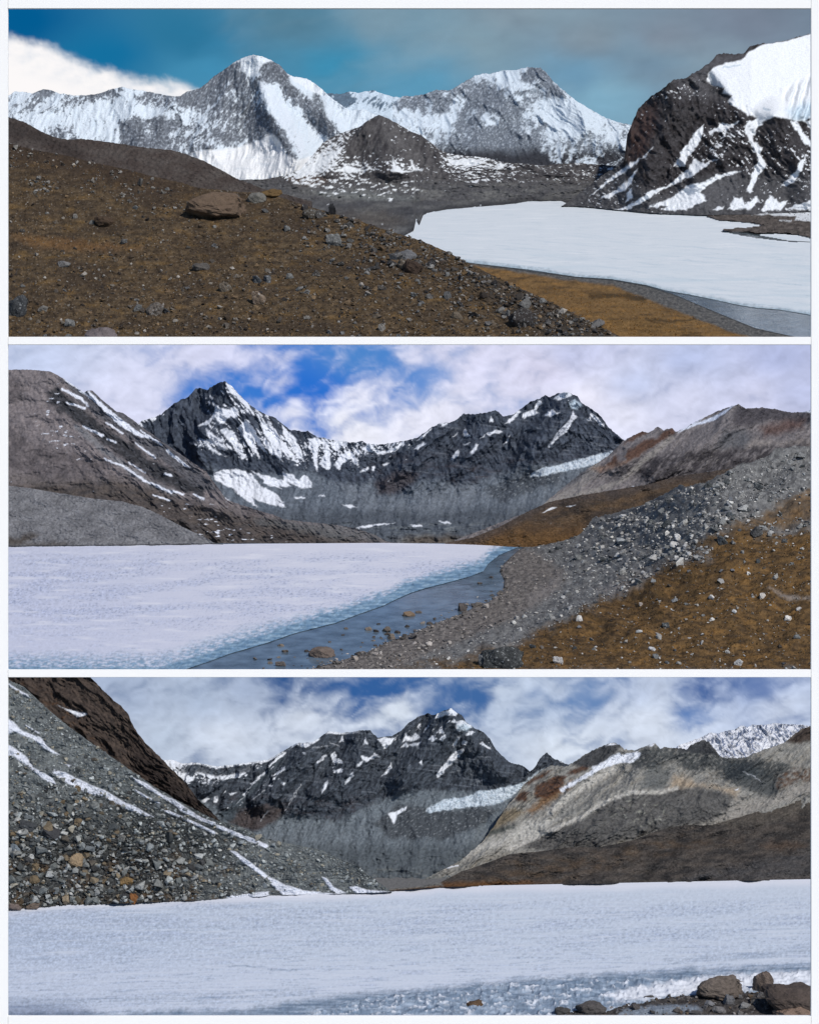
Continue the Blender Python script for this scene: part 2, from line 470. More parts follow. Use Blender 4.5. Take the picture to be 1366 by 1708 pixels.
# ================================================================== TOP VIEW: brown hill, frozen lake, snow peaks
def pl1(v): return plane_y(v, Z1)
H1 = 167.0
def sky1(S):
    base = idw(S, [(-200, 20, lin((0, 84, 140))), (40, 30, lin((2, 92, 146))), (180, 90, lin((20, 112, 160))), (300, 60, lin((44, 118, 156))), (330, 120, lin((66, 140, 178))),
                   (480, 40, lin((84, 128, 152))), (560, 110, lin((62, 140, 176))), (640, 30, lin((122, 152, 170))), (700, 140, lin((92, 152, 184))),
                   (800, 60, lin((128, 156, 172))), (860, 20, lin((132, 152, 166))), (980, 60, lin((132, 150, 164))), (1010, 160, lin((128, 172, 196))), (960, 120, lin((110, 152, 180))),
                   (1120, 60, lin((126, 140, 156))), (1250, 30, lin((120, 133, 151))), (1080, 110, lin((116, 144, 166))), (1600, 20, lin((108, 122, 140)))], 2.6, 26)
    veil = ss(-.1, .6, fbm(S.U / 230 + .4 * S.n(120, 2), S.V / 110 + S.U / 500, 5, 8)) * ss(240, 500, S.U)
    base = mix(base, lin((150, 172, 184)), veil * .33)
    dark = ss(.05, .5, fbm(S.U / 260 + .4 * S.n(120, 2), S.V / 110, 4, 18)) * ss(500, 900, S.U)
    base = mix(base, lin((104, 120, 138)), dark * .3)
    wisp = fbm((S.U + S.V) / 60 + .6 * S.n(70, 12), S.V / 26, 6, 19, .58)
    base = vary(base, .10 * wisp * ss(220, 420, S.U))
    e = ip([(-420, 40), (13, 57), (28, 60), (60, 70), (95, 80), (135, 97), (165, 112), (205, 125), (250, 132), (300, 138), (330, 146), (350, 175), (380, 300), (1800, 300)])(S.U)
    puff = 11 * fbm(S.U / 24, S.V / 18, 6, 31, .6) + 9 * fbm(S.U / 70, S.V / 60, 3, 37)
    m = ss(-11, 15, S.V - e + puff)
    cc = mix(rgb(S, (252, 249, 249)), lin((205, 216, 230)), ss(-.3, .6, fbm(S.U / 50, S.V / 30, 6, 33, .6)) * .75 * ss(70, 20, S.V - e))
    return mix(base, cc, m)
sky('sky', SKY1, -60, 330, 0, None, 'deep blue sky with grey veils and a white cloud bank over the brown hillside view', None, None, sky1)

# far ridge in the gap
def d_far(S): return alpine(S, 26, .5, .3, 3, 1.5)
def c_far(S):
    C = rgb(S, (104, 122, 138)); N = streak(S, 9, 12, .5, 5) + .5 * np.clip(S.gv, -1, 1)
    rk = dens_pts(S, [(575, 165, .85), (600, 160, .1), (612, 166, .75), (640, 160, .1), (640, 172, .6), (690, 168, .5), (600, 185, .1), (650, 200, .05)])
    return mix(rgb(S, (205, 220, 232)), lin((98, 116, 132)), cover(N, rk, .08))
sheet('mountain', 530, 800, ip([(530, 158), (548, 154), (568, 156), (583, 151), (598, 153.6), (622, 149), (635, 154), (655, 160), (676, 163), (720, 168), (800, 175)]),
      lambda u: u * 0 + 262, lambda U, V: 254 + .04 * (262 - V), d_far, c_far, M_MTN, 'small distant snow ridge in the gap between the two high peaks', jag=1.6)

# right massif
def d_1c(S):
    D = alpine(S, 62, 1.5, -.55, 7, 1.7) + alpine(S, 22, .45, -.3, 9, 2.0)
    D = D + .9 * ss(40, 0, sd_line(S.U, S.V, [(885, 112), (850, 160), (815, 200), (790, 240)])) + .8 * ss(34, 0, sd_line(S.U, S.V, [(905, 118), (960, 190), (1010, 240)]))
    return D
def c_1c(S):
    N = streak(S, 13, 22, .2, 15, 5) * .9 + .35 * np.clip(-S.gv, -1, 1) + .3 * np.clip(-S.gu, -1, 1)
    rk = dens_pts(S, [(690, 165, .6), (720, 160, .75), (735, 178, .85), (745, 160, .5), (690, 190, .25), (740, 195, .08), (770, 145, .7), (765, 170, .25), (790, 140, .6), (800, 125, .35), (830, 125, .3),
                      (855, 118, .35), (885, 118, .75), (785, 165, .85), (815, 160, .9), (840, 180, .9), (800, 200, .55), (812, 206, .05), (850, 150, .5), (865, 165, .35), (850, 215, .75), (880, 150, .3),
                      (890, 175, .5), (905, 130, .35), (920, 150, .7), (915, 175, .12), (945, 180, .1), (960, 200, .18), (930, 215, .2), (900, 220, .6), (870, 240, .7), (830, 235, .7), (790, 215, .55),
                      (770, 230, .8), (960, 230, .45), (985, 215, .3), (1010, 225, .4), (1000, 250, .55), (1030, 235, .4), (930, 245, .5), (960, 255, .6), (880, 262, .95), (800, 260, .95), (1030, 262, .7)], 3.2, 12)
    r1 = vary(rgb(S, (112, 120, 130)), .3 * streak(S, 6, 9, .6, 17))
    r1 = mix(r1, lin((205, 214, 224)), ss(.0, .5, fbm(S.U / 3.0, S.V / 3.2, 4, 16)) * .6 * ss(262, 240, S.V))
    r1 = mix(r1, lin((58, 60, 66)), ss(238, 262, S.V + 10 * S.n(30, 6)))
    N = N + .35 * streak(S, 16, 4.5, .2, 19)
    q2 = lambda pts: zm(440, 60, .3367, pts)
    dk = np.maximum.reduce([mpoly(S, q2(p), 3, 7, 12, 900 + k) for k, p in enumerate([[(930, 440), (990, 330), (1060, 235), (1150, 240), (1215, 330), (1160, 360), (1110, 370), (1060, 390), (1090, 420), (1160, 450), (1230, 470), (1366, 500), (1366, 560), (1200, 580), (1060, 520), (980, 480)], [(1260, 185), (1330, 152), (1400, 165), (1440, 230), (1480, 300), (1440, 290), (1366, 240), (1290, 230)], [(660, 360), (720, 310), (790, 290), (800, 340), (740, 375)], [(770, 350), (830, 375), (800, 405), (770, 395)], [(830, 285), (930, 300), (980, 260), (930, 340), (850, 340)], [(1000, 600), (1100, 560), (1200, 590), (1366, 600), (1500, 640), (1366, 640), (1150, 620)]])])
    rk = np.clip(rk * .95 + .26 * dk, 0, .93); N = N + .3 * fbm(S.U / 3.0, S.V / 3.6, 3, 20)
    return mix(rgb(S, (214, 226, 236)), r1, cover(N, rk, .16))
sheet('mountain', 655, 1210, ip([(655, 172), (670, 160), (687, 159), (706, 156), (726, 149), (751, 149), (767, 139), (790, 126), (804, 122), (817, 122), (841, 115.5), (861, 115.5), (878, 111), (900, 112.5),
                               (910, 120), (924, 137), (941, 152), (961, 168), (985, 181.5), (1009, 195), (1030, 202), (1050, 207), (1210, 250)]),
      lambda u: u * 0 + 285, lambda U, V: 243 + .05 * (285 - V), d_1c, c_1c, M_MTN, 'broad grey and snow streaked peak at the head of the frozen lake', jag=2.0)

# left snow massif
def d_1a(S):
    D = alpine(S, 70, 1.5, .35, 21, 2.2) + alpine(S, 20, .4, .2, 23, 3.0) + (.09 + .1 * ss(330, 430, S.U)) * streak(S, 5.5, 60, .15, 25)
    spur = lambda pts, w_, a: a * ss(w_, 0, sd_line(S.U, S.V, pts))
    D = D + spur([(426, 92), (436, 130), (452, 180), (470, 225), (490, 262)], 60, 2.4) + spur([(395, 108), (380, 160), (350, 240)], 40, .8) + spur([(440, 95), (470, 125), (500, 160), (535, 190), (560, 220)], 30, 1.3)
    D = D + spur([(440, 130), (455, 185), (475, 220), (495, 258)], 26, .9) + spur([(205, 145), (215, 190), (235, 235)], 30, .7) + spur([(300, 160), (275, 200), (262, 245)], 26, .8)
    return D + 1.5 * ss(245, 300, S.V) * ss(300, 420, S.U)
def c_1a(S):
    N = streak(S, 9, 20, .35, 27, 5) * .9 + .45 * np.clip(-S.gv, -1, 1) + .3 * np.clip(S.gu, -1, 1) * .5
    rk = dens_pts(S, [(-150, 190, .2), (20, 170, .4), (40, 158, .3), (75, 150, .8), (60, 170, .5), (95, 165, .1), (105, 170, .6), (140, 165, .5), (152, 160, .7), (165, 175, .1), (185, 152, .65), (205, 150, .3), (215, 155, .05),
                      (240, 162, .75), (265, 165, .6), (290, 165, .7), (310, 158, .9), (330, 152, .85), (120, 195, .15), (160, 205, .3), (115, 218, .6), (150, 215, .15), (70, 195, .2), (180, 220, .4), (200, 190, .05),
                      (230, 205, .85), (232, 230, .85), (250, 185, .1), (272, 205, .9), (268, 235, .9), (285, 190, .15), (296, 205, .75), (288, 228, .5), (310, 195, .3), (320, 230, .5), (340, 200, .5), (345, 245, .6),
                      (350, 140, .75), (365, 125, .8), (380, 115, .85), (395, 108, .8), (395, 125, .75), (375, 150, .65), (400, 150, .5), (360, 180, .6), (395, 180, .55), (420, 160, .55), (410, 215, .6), (440, 210, .65), (380, 225, .7), (420, 235, .55),
                      (425, 100, .02), (415, 112, .05), (428, 122, .1), (446, 110, .85), (465, 112, .95), (455, 124, .95), (480, 132, .95), (488, 150, .9), (440, 135, .7), (445, 160, .1), (462, 150, .1), (470, 180, .12), (455, 180, .1),
                      (500, 135, .05), (520, 140, .05), (525, 165, .9), (512, 168, .8), (530, 190, .9), (548, 210, .85), (540, 165, .15), (560, 185, .15), (580, 190, .1), (600, 190, .08), (500, 190, .1), (490, 210, .35),
                      (492, 225, .8), (440, 185, .6), (452, 205, .65), (470, 225, .7), (484, 240, .9), (492, 256, .85), (515, 235, .4), (505, 215, .2), (540, 235, .1), (470, 255, .05), (430, 262, .02), (400, 270, .02), (360, 262, .02), (480, 280, .02), (520, 270, .05), (620, 200, .1), (690, 225, .3)], 3.4, 9)
    r1 = mix(rgb(S, (116, 122, 130)), lin((84, 88, 96)), ss(-.3, .6, streak(S, 8, 16, .5, 29)))
    C = mix(rgb(S, (220, 230, 238)), lin((196, 214, 228)), ss(0, .7, streak(S, 7, 60, .2, 35)) * .6)
    rk = rk * np.interp(S.U, [-100, 20, 290, 340], [1.0, 1.12, 1.0, 1.0])
    N = N + .3 * fbm(S.U / 3.2, S.V / 4.2, 3, 28) + .2 * fbm(S.U / 22, S.V / 14, 4, 26)
    r1 = mix(r1, lin((205, 214, 224)), ss(.0, .5, fbm(S.U / 2.8, S.V / 4.4, 4, 24)) * .6)
    C = mix(C, r1, cover(N, np.clip(rk, 0, .96), .10))
    C = mix(C, vary(r1, -.25 + no(S)), np.maximum(mpoly(S, [(440, 104), (458, 104), (474, 113), (482, 128), (494, 146), (505, 158), (494, 160), (478, 146), (462, 134), (444, 126), (434, 120)], 3, 4, 9, 30), mpoly(S, [(524, 150), (534, 158), (545, 190), (560, 214), (548, 226), (534, 214), (526, 192), (520, 172)], 3, 5, 9, 31)) * .92 * ss(-.5, .0, streak(S, 5, 10, .4, 39)))
    C = mix(C, vary(r1, -.2 + no(S)), np.maximum(mpoly(S, [(442, 172), (452, 190), (466, 214), (482, 238), (496, 260), (490, 262), (474, 242), (456, 220), (446, 202)], 3, 4, 9, 32), mpoly(S, [(228, 196), (236, 196), (242, 232), (230, 240)], 3, 4, 8, 33) * .9 + mpoly(S, [(266, 192), (280, 190), (276, 240), (262, 242)], 3, 4, 8, 36) * .9) * ss(-.5, .05, streak(S, 4, 9, .3, 40)))
    C = mix(C, lin((232, 238, 243)), np.maximum(mpoly(S, [(388, 106), (408, 96), (426, 91), (442, 94), (456, 101), (443, 106), (436, 116), (430, 126), (418, 127), (406, 117), (404, 103)], 1.5, 2, 8, 34), mpoly(S, [(483, 124), (496, 127), (512, 129), (526, 138), (540, 150), (536, 158), (520, 152), (504, 142), (490, 134)], 1.5, 2.5, 8, 35)))
    C = mix(C, lin((224, 232, 240)), mpoly(S, [(434, 134), (446, 136), (462, 150), (476, 170), (490, 200), (506, 232), (516, 256), (502, 258), (488, 236), (470, 206), (454, 182), (442, 158)], 3, 5, 10, 37) * ss(-.5, .1, streak(S, 4, 40, -.5, 38)))
    gl = mpoly(S, [(318, 255), (345, 250), (390, 246), (430, 236), (455, 222), (470, 232), (480, 258), (498, 265), (520, 258), (512, 285), (490, 297), (380, 300)], 3, 3)
    g2 = mix(rgb(S, (240, 242, 243)), lin((205, 216, 224)), ss(.1, .6, fbm(S.U / 30, S.V / 6, 4, 41)) * .6)
    return mix(C, g2, gl)
sheet('mountain', FRM_L, 712, ip([(-330, 150), (-100, 170), (13, 160), (25, 151.5), (40, 152), (54, 155), (74, 147), (86, 149), (101, 155), (125, 158), (148, 157.5), (165, 155), (185, 148), (205, 144), (219, 147), (242, 150.5),
      (263, 155), (286, 159), (301, 160), (313, 151.5), (332, 146.5), (343, 140), (357, 126), (374, 116), (391, 104), (409, 96), (426, 91.6), (441, 94), (455, 100), (470, 109), (480, 122), (490, 127), (500, 127.5),
      (512, 130), (524, 137), (538, 148), (548, 158), (561, 168), (575, 178), (588, 183), (608, 181), (625, 190), (649, 198), (692, 218), (712, 226)]),
      lambda u: u * 0 + 305, lambda U, V: 239.5 + .05 * (305 - V), d_1a, c_1a, M_MTN, 'white snow massif with a rounded summit and a glacier at its foot', jag=1.5)

# valley with the dark pyramid
pyr_top = ip([(-330, 300), (380, 300), (440, 298), (474, 292), (500, 282), (521, 259), (538, 238), (558, 225), (581, 217), (602, 210), (615, 200), (632, 191), (645, 196), (662, 205), (682, 217), (703, 225), (719, 237),
              (733, 249), (750, 255), (777, 259), (810, 262), (837, 269), (878, 272), (900, 275), (960, 271), (1010, 274), (1060, 280), (1200, 290)])
far_shore = ip([(-330, 410), (560, 410), (640, 400), (675, 392), (690, 384), (699, 376), (694, 366), (706, 358), (720, 353.5), (746, 348.5), (791, 345), (844, 340), (890, 334), (933, 333.5), (945, 338), (1000, 345), (1060, 350), (1200, 356)])
def d_pyr(S):
    inpyr = ss(305, 285, S.V) * ss(490, 530, S.U) * ss(790, 730, S.U)
    D = inpyr * (alpine(S, 46, 1.0, 0, 51, 2.4) + 1.6 * ss(50, 0, sd_line(S.U, S.V, [(632, 192), (640, 230), (650, 290)])) + .8 * ss(30, 0, sd_line(S.U, S.V, [(605, 212), (570, 250), (550, 285)])))
    return D + (1 - inpyr) * (alpine(S, 60, .8, .8, 53, .55) + .3 * fbm(S.U / 22, S.V / 8, 4, 55)) + .15 * fbm(S.U / 6, S.V / 4, 3, 57)
def c_pyr(S):
    N = streak(S, 9, 11, -.6, 59, 5) + .5 * np.clip(S.gv, -1, 1)
    C = mix(rgb(S, (92, 90, 90)), lin((62, 60, 62)), ss(-.4, .5, streak(S, 9, 22, .3, 61)))
    C = mix(C, lin((104, 102, 102)), mpoly(S, [(632, 195), (660, 215), (700, 250), (735, 290), (720, 300), (690, 270), (650, 235)], 12, 5) * .5)
    C = mix(C, lin((98, 76, 62)), mpoly(S, [(480, 296), (520, 290), (550, 300), (540, 318), (500, 312)], 8, 5) * .6)
    fl = ss(292, 318, S.V + 6 * S.n(40, 63))
    flat = mix(rgb(S, (84, 84, 86)), lin((112, 112, 110)), ss(-.3, .6, fbm(S.U / 50, S.V / 9, 5, 65)))
    flat = mix(flat, lin((58, 58, 60)), ss(.1, .55, fbm(S.U / 70, S.V / 14, 4, 67)) * .7)
    flat = mix(flat, lin((128, 132, 130)), mpoly(S, [(520, 318), (600, 318), (690, 328), (700, 334), (620, 333), (540, 328)], 5, 4) * .5)
    C = mix(C, flat, fl)
    C = mix(C, lin((52, 52, 54)), ss(9, 2, far_shore(S.U) - S.V) * .6)
    C = mix(C, lin((90, 76, 58)), mpoly(S, [(560, 352), (640, 350), (680, 368), (640, 385), (570, 372)], 14, 6) * .35)
    sn = dens_pts(S, [(560, 240, .42), (530, 255, .6), (520, 278, .85), (505, 283, .9), (560, 262, .55), (545, 285, .55), (585, 225, .3), (600, 240, .2), (630, 215, .12), (620, 255, .25), (650, 250, .12), (690, 250, .03), (720, 270, .04),
                      (570, 285, .5), (605, 284, .5), (660, 282, .5), (690, 280, .4), (640, 272, .3), (550, 305, .4), (600, 310, .35), (650, 312, .38), (690, 318, .38), (700, 308, .25), (730, 300, .05), (760, 265, .5), (780, 272, .6), (745, 272, .5),
                      (800, 270, .5), (815, 285, .35), (840, 280, .3), (880, 300, .12), (760, 305, .14), (850, 312, .14), (940, 300, .18), (990, 290, .25), (1000, 310, .12), (700, 345, 0), (500, 330, 0), (600, 345, 0), (800, 335, 0), (900, 325, .02), (480, 305, .15), (440, 300, .1), (1040, 300, .2)], 3.2, 8)
    N2 = np.where(fl > .5, fbm(S.U / 13, S.V / 4.5, 5, 69) * 1.25, N)
    sm = cover(N2, sn, .05)
    for k, p in enumerate([[(655, 262), (661, 276), (668, 283), (690, 285), (672, 287), (655, 286)], [(684, 266), (692, 276), (700, 284), (688, 283)], [(737, 261), (760, 267), (780, 264), (812, 271), (782, 276), (755, 274)],
                           [(826, 273), (846, 272), (832, 282), (826, 290), (830, 280)], [(500, 284), (540, 262), (574, 244), (560, 262), (520, 288)], [(580, 276), (612, 284), (585, 288), (560, 284)]]):
        sm = np.maximum(sm, mpoly(S, p, 1.5, 3, 9, 71 + k))
    return mix(C, lin((232, 236, 238)), sm)
Spyr = sheet('valley_floor', FRM_L, 1200, pyr_top, far_shore,
      lambda U, V: np.where(V > 335, pl1(np.maximum(V, 335)) + 0 * U, pl1(335.0) + .07 * (335 - V)) - .0, d_pyr, c_pyr, M_MTN, 'dark pyramid hill and snow flecked moraine beyond the frozen lake', jag=1.2, ang=20)

# right cliff
cl = lambda pts: zm(900, 40, .3411, pts)
cliff_top = ip(cl([(110, 885), (200, 820), (300, 740), (380, 690), (408, 670), (418, 600), (425, 540), (450, 480), (480, 410), (540, 350), (570, 330), (640, 268), (700, 265), (740, 240), (785, 215), (797, 200), (820, 190), (855, 150),
                    (890, 140), (940, 145), (990, 140), (1020, 105), (1080, 92), (1120, 92), (1200, 75), (1290, 50), (1328, 38)]) + [(1420, 35), (1700, 0)])
cliff_bot = ip([(936, 343), (960, 343), (1000, 346), (1022, 348.5), (1079, 354), (1165, 358), (1250, 357), (1353, 352), (1700, 345)])
def d_cliff(S):
    rock = ss(-12, 12, S.V - ip([(937, 200), (1180, 120), (1220, 170), (1260, 195), (1353, 200), (1700, 200)])(S.U))
    talus = ss(-20, 20, S.V - ip([(937, 250), (1030, 275), (1075, 310), (1120, 310), (1180, 300), (1240, 290), (1353, 300), (1700, 300)])(S.U))
    D = alpine(S, 60, 2.2, -.5, 81, 1.6) * (1 - .65 * talus) + alpine(S, 20, .6, -.5, 83, 1.5) * (1 - .5 * talus) + .16 * fbm(S.U / 6, S.V / 6, 4, 85)
    sp = lambda pts, w_, a: a * ss(w_, 0, sd_line(S.U, S.V, pts))
    D = D * (.12 + .88 * rock) + sp(cl([(620, 290), (640, 420), (560, 560), (480, 800)]), 45, 1.8) + sp(cl([(900, 420), (990, 480), (900, 620), (760, 760)]), 28, 1.0) + sp(cl([(1140, 460), (1180, 560), (1260, 700), (1310, 830)]), 40, 1.6)
    fl = mpoly(S, cl([(1180, 330), (1330, 250), (1500, 300), (1500, 480), (1290, 470), (1210, 465)]), 10, 3)
    return D + fl * .25 * np.sin((S.U + .3 * S.V) / 2.3 + 2 * S.n(20, 5)) + 1.2 * (1 - rock)
def c_cliff(S):
    C = mix(rgb(S, (72, 70, 72)), lin((44, 41, 42)), ss(-.4, .4, streak(S, 14, 24, -.5, 87)))
    C = mix(C, lin((96, 96, 100)), ss(.15, .6, streak(S, 9, 7, -.3, 89)) * .7)
    C = mix(C, lin((86, 62, 54)), mpoly(S, cl([(430, 520), (480, 420), (560, 380), (560, 480), (500, 640), (430, 680)]), 12, 5) * .45)
    C = mix(C, lin((104, 104, 108)), mpoly(S, cl([(640, 275), (720, 255), (860, 150), (990, 150), (830, 230), (830, 300), (900, 370), (700, 350)]), 12, 6) * .5)
    tl = ss(-14, 14, S.V - ip([(937, 250), (1030, 272), (1062, 312), (1120, 318), (1180, 292), (1215, 285), (1353, 290), (1700, 290)])(S.U) + 8 * S.n(24, 91))
    C = mix(C, mix(rgb(S, (88, 88, 90)), lin((72, 72, 75)), ss(-.4, .5, fbm(S.U / 8, S.V / 8, 4, 93))), tl * .9)
    C = mix(C, lin((96, 96, 99)), mpoly(S, cl([(860, 760), (960, 720), (970, 800), (930, 890), (720, 920), (780, 830)]), 8, 4) * .6)
    sn = np.zeros(S.U.shape, F)
    polys = [[(800, 490), (760, 520), (735, 570), (690, 620), (680, 650), (648, 695), (705, 690), (730, 640), (775, 590), (795, 530)],
             [(965, 475), (900, 488), (885, 480), (865, 505), (820, 520), (830, 535), (900, 515), (880, 560), (930, 500)],
             [(1070, 455), (1005, 475), (990, 520), (1015, 570), (1045, 620), (1070, 660), (1040, 720), (1012, 815), (1030, 822), (1070, 740), (1105, 680), (1075, 640), (1080, 610), (1040, 560), (1060, 500), (1120, 450)],
             [(860, 650), (800, 680), (750, 660), (730, 690), (690, 735), (620, 790), (540, 812), (440, 880), (360, 908), (430, 905), (560, 830), (690, 765), (790, 705)],
             [(980, 718), (870, 733), (800, 770), (740, 775), (650, 845), (530, 895), (700, 880), (740, 850), (850, 765)], [(820, 860), (760, 800), (690, 860), (600, 900), (640, 915), (720, 905)],
             [(950, 850), (985, 845), (1000, 880), (1065, 838), (1070, 862), (1030, 905), (920, 905)], [(1085, 910), (1125, 830), (1170, 870), (1215, 860), (1180, 910)],
             [(1295, 635), (1250, 680), (1215, 745), (1180, 790), (1215, 785), (1250, 740), (1270, 690)], [(1340, 850), (1250, 880), (1210, 905), (1340, 905)], [(1215, 470), (1250, 470), (1320, 570), (1340, 610), (1290, 580)],
             [(1340, 450), (1290, 475), (1345, 540), (1345, 500)], [(860, 895), (905, 890), (880, 908), (850, 908)],
             [(470, 705), (435, 790), (340, 850), (300, 850), (400, 790), (440, 740)], [(440, 800), (450, 850), (420, 870), (425, 820)], [(545, 600), (500, 650), (430, 680), (300, 790), (245, 840), (300, 800), (440, 700)]]
    for k, p in enumerate(polys): sn = np.maximum(sn, mpoly(S, cl(p), 1.4, 4.5, 9, 101 + k))
    N = streak(S, 7, 8, -.9, 95, 5) + .35 * np.clip(S.gv, -1, 1)
    d = dens_pts(S, [(1000, 320, .3), (1040, 320, .35), (1060, 290, .12), (1080, 190, .12), (1060, 220, .08), (1095, 155, .35), (1140, 150, .3), (1150, 180, .1), (1130, 240, .1), (1160, 250, .3), (1190, 250, .35), (1130, 320, .3), (1100, 340, .25), (1200, 150, .2),
                     (1225, 230, .4), (1240, 265, .35), (1260, 240, .25), (1290, 225, .4), (1300, 250, .35), (1320, 280, .35), (1290, 290, .3), (1345, 225, .4), (1340, 320, .4), (1280, 320, .35), (1240, 320, .3), (1285, 205, .05), (1180, 310, .05), (1200, 335, .1), (1320, 230, .1), (1500, 280, .35)], 3, 8)
    sn = np.maximum(sn, cover(N, d * .85, .05))
    field = mpoly(S, cl([(820, 240), (840, 213), (905, 190), (980, 175), (1012, 138), (1090, 97), (1200, 82), (1300, 52), (1330, 43), (1600, 0), (2300, -100), (2300, 420), (1400, 445), (1328, 450), (1290, 472), (1240, 470), (1180, 456), (1130, 452), (1085, 470),
                         (1000, 432), (940, 400), (915, 380), (930, 350), (890, 335), (895, 310), (850, 300), (815, 275)]), 1.6, 2.0, 10, 131)
    C = mix(C, lin((233, 237, 241)), sn)
    ice = mix(rgb(S, (238, 241, 244)), lin((196, 214, 226)), mpoly(S, cl([(1190, 420), (1290, 380), (1340, 370), (1340, 455), (1280, 475), (1225, 475)]), 9, 3) * .8)
    ice = mix(ice, lin((178, 196, 210)), mline(S, cl([(890, 212), (970, 200)]), 1.2, 1.2) * .7 + mline(S, cl([(1085, 410), (1110, 420)]), 1.5, 1.5) * .8)
    return mix(C, ice, field)
Scl = sheet('mountain', 936, FRM_R, cliff_top, cliff_bot, lambda U, V: pl1(np.maximum(cliff_bot(U), 336)) - .6 + .05 * (cliff_bot(U) - V), d_cliff, c_cliff, M_MTN,
      'dark rock face streaked with snow under a smooth snowfield beside the frozen lake', jag=2.4, jsc=7)

# frozen lake of the top view
ice1_near = ip([(560, 470), (700, 445), (777, 437), (840, 444.5), (880, 449), (960, 461), (1020, 465), (1078, 475), (1110, 484), (1150, 491), (1190, 499), (1230, 508), (1262, 513), (1300, 516), (1353, 525), (1700, 570)])
def k_ice1(S):
    pen = sd_poly(S.U + 4 * S.n(14, 3), S.V + 1.2 * S.n(9, 4), [(1184, 361), (1253, 357), (1262, 362), (1330, 360), (1345, 352), (1700, 340), (1700, 420), (1353, 404), (1318, 403.5), (1262, 397), (1197, 385.5), (1235, 383), (1281, 377.5), (1250, 371), (1200, 367.5), (1226, 365.5)])
    holes = ~((sd_poly(S.U, S.V, [(1262, 391), (1300, 390), (1353, 394), (1353, 402), (1320, 401)]) < 0))
    return (pen > 0) | (~holes)
def c_ice1(S):
    C = rgb(S, (226, 232, 235))
    C = mix(C, lin((205, 220, 227)), ss(-.1, .5, fbm(S.U / 170, S.V / 10, 5, 141)) * .55 * ss(400, 440, S.V))
    C = mix(C, lin((240, 243, 244)), ss(0, .6, fbm(S.U / 80, S.V / 4, 4, 143)) * .7)
    C = mix(C, lin((214, 226, 232)), ss(.25, .5, fbm(S.U / 10, S.V / 2.6, 4, 145)) * .5 * ss(415, 440, S.V) * ss(900, 1000, S.U))
    C = mix(C, lin((188, 206, 216)), ss(.05, .5, fbm((S.U + 2 * S.V) / 120, (S.V - .1 * S.U) / 5, 6, 147, .6)) * .6 * ss(360, 420, S.V))
    C = mix(C, lin((206, 216, 222)), ss(.1, .5, fbm(S.U / 40, S.V / 2.2, 5, 149)) * .5)
    e = ice1_near(S.U) - S.V
    return mix(C, lin((150, 172, 184)), ss(8, 0, e + 4 * S.n(20, 7)) * .75)
sheet('lake_ice', 560, FRM_R, lambda u: np.where(u > 1180, 350.0, far_shore(u) - 3), ice1_near, lambda U, V: pl1(V), lambda S: .004 * fbm(S.U / 5, S.V / 2, 3, 9), c_ice1, M_ICE, 'white frozen lake below the brown hillside', back=None, keep=k_ice1, up=True, jag=0)
# open water and stony spit under and around the ice
def flat_sheet(name, z, pts_uv, mat, label, dz=-0.03, n=2):
    P = []
    for u, v in pts_uv:
        y = float(plane_y(v, z)); P.append(at_y(u, v, y) + np.array([0, 0, dz]))
    P = np.array(P); me = bpy.data.meshes.new(name); me.from_pydata([tuple(p) for p in P], [], [tuple(range(len(P)))]); me.update()
    if me.polygons[0].normal.z < 0: me.flip_normals()
    o = link(name, me, mat); tag(o, label, None, 'structure'); return o
M_WATER1 = water_mat('dark_lake_water', (0.10, 0.125, 0.14), 5, .3)
flat_sheet('water', Z1, [(560, 570), (1800, 570), (1800, 345), (1150, 345), (560, 345)], M_WATER1, 'grey green open water along the stony shore below the ochre slope', -.02)
def c_spit(S):
    C = mix(rgb(S, (78, 72, 68)), lin((112, 104, 98)), ss(-.4, .5, fbm(S.U / 9, S.V / 4, 5, 151)))
    return mix(C, lin((228, 232, 234)), mpoly(S, [(1255, 358), (1340, 353), (1360, 356), (1360, 370), (1325, 368), (1330, 362), (1290, 361)], 1, 3) + mline(S, [(1300, 369), (1320, 370)], .8, 1))
def k_spit(S): return sd_poly(S.U + 3 * S.n(12, 3), S.V + .8 * S.n(8, 4), [(1176, 360), (1253, 355), (1340, 351), (1700, 336), (1700, 418), (1390, 399), (1353, 397), (1330, 391), (1290, 388), (1262, 390), (1250, 387), (1197, 385), (1240, 382), (1281, 377), (1250, 371), (1200, 367.2)]) < 0
Sspit = sheet('gravel_spit', 1174, FRM_R, lambda u: u * 0 + 348, lambda u: u * 0 + 412, lambda U, V: pl1(V), lambda S: .06 + .12 * np.maximum(0, fbm(S.U / 14, S.V / 5, 4, 153)), c_spit, M_SCREE, 'stony spit reaching into the frozen lake', back=None, keep=k_spit, up=True)

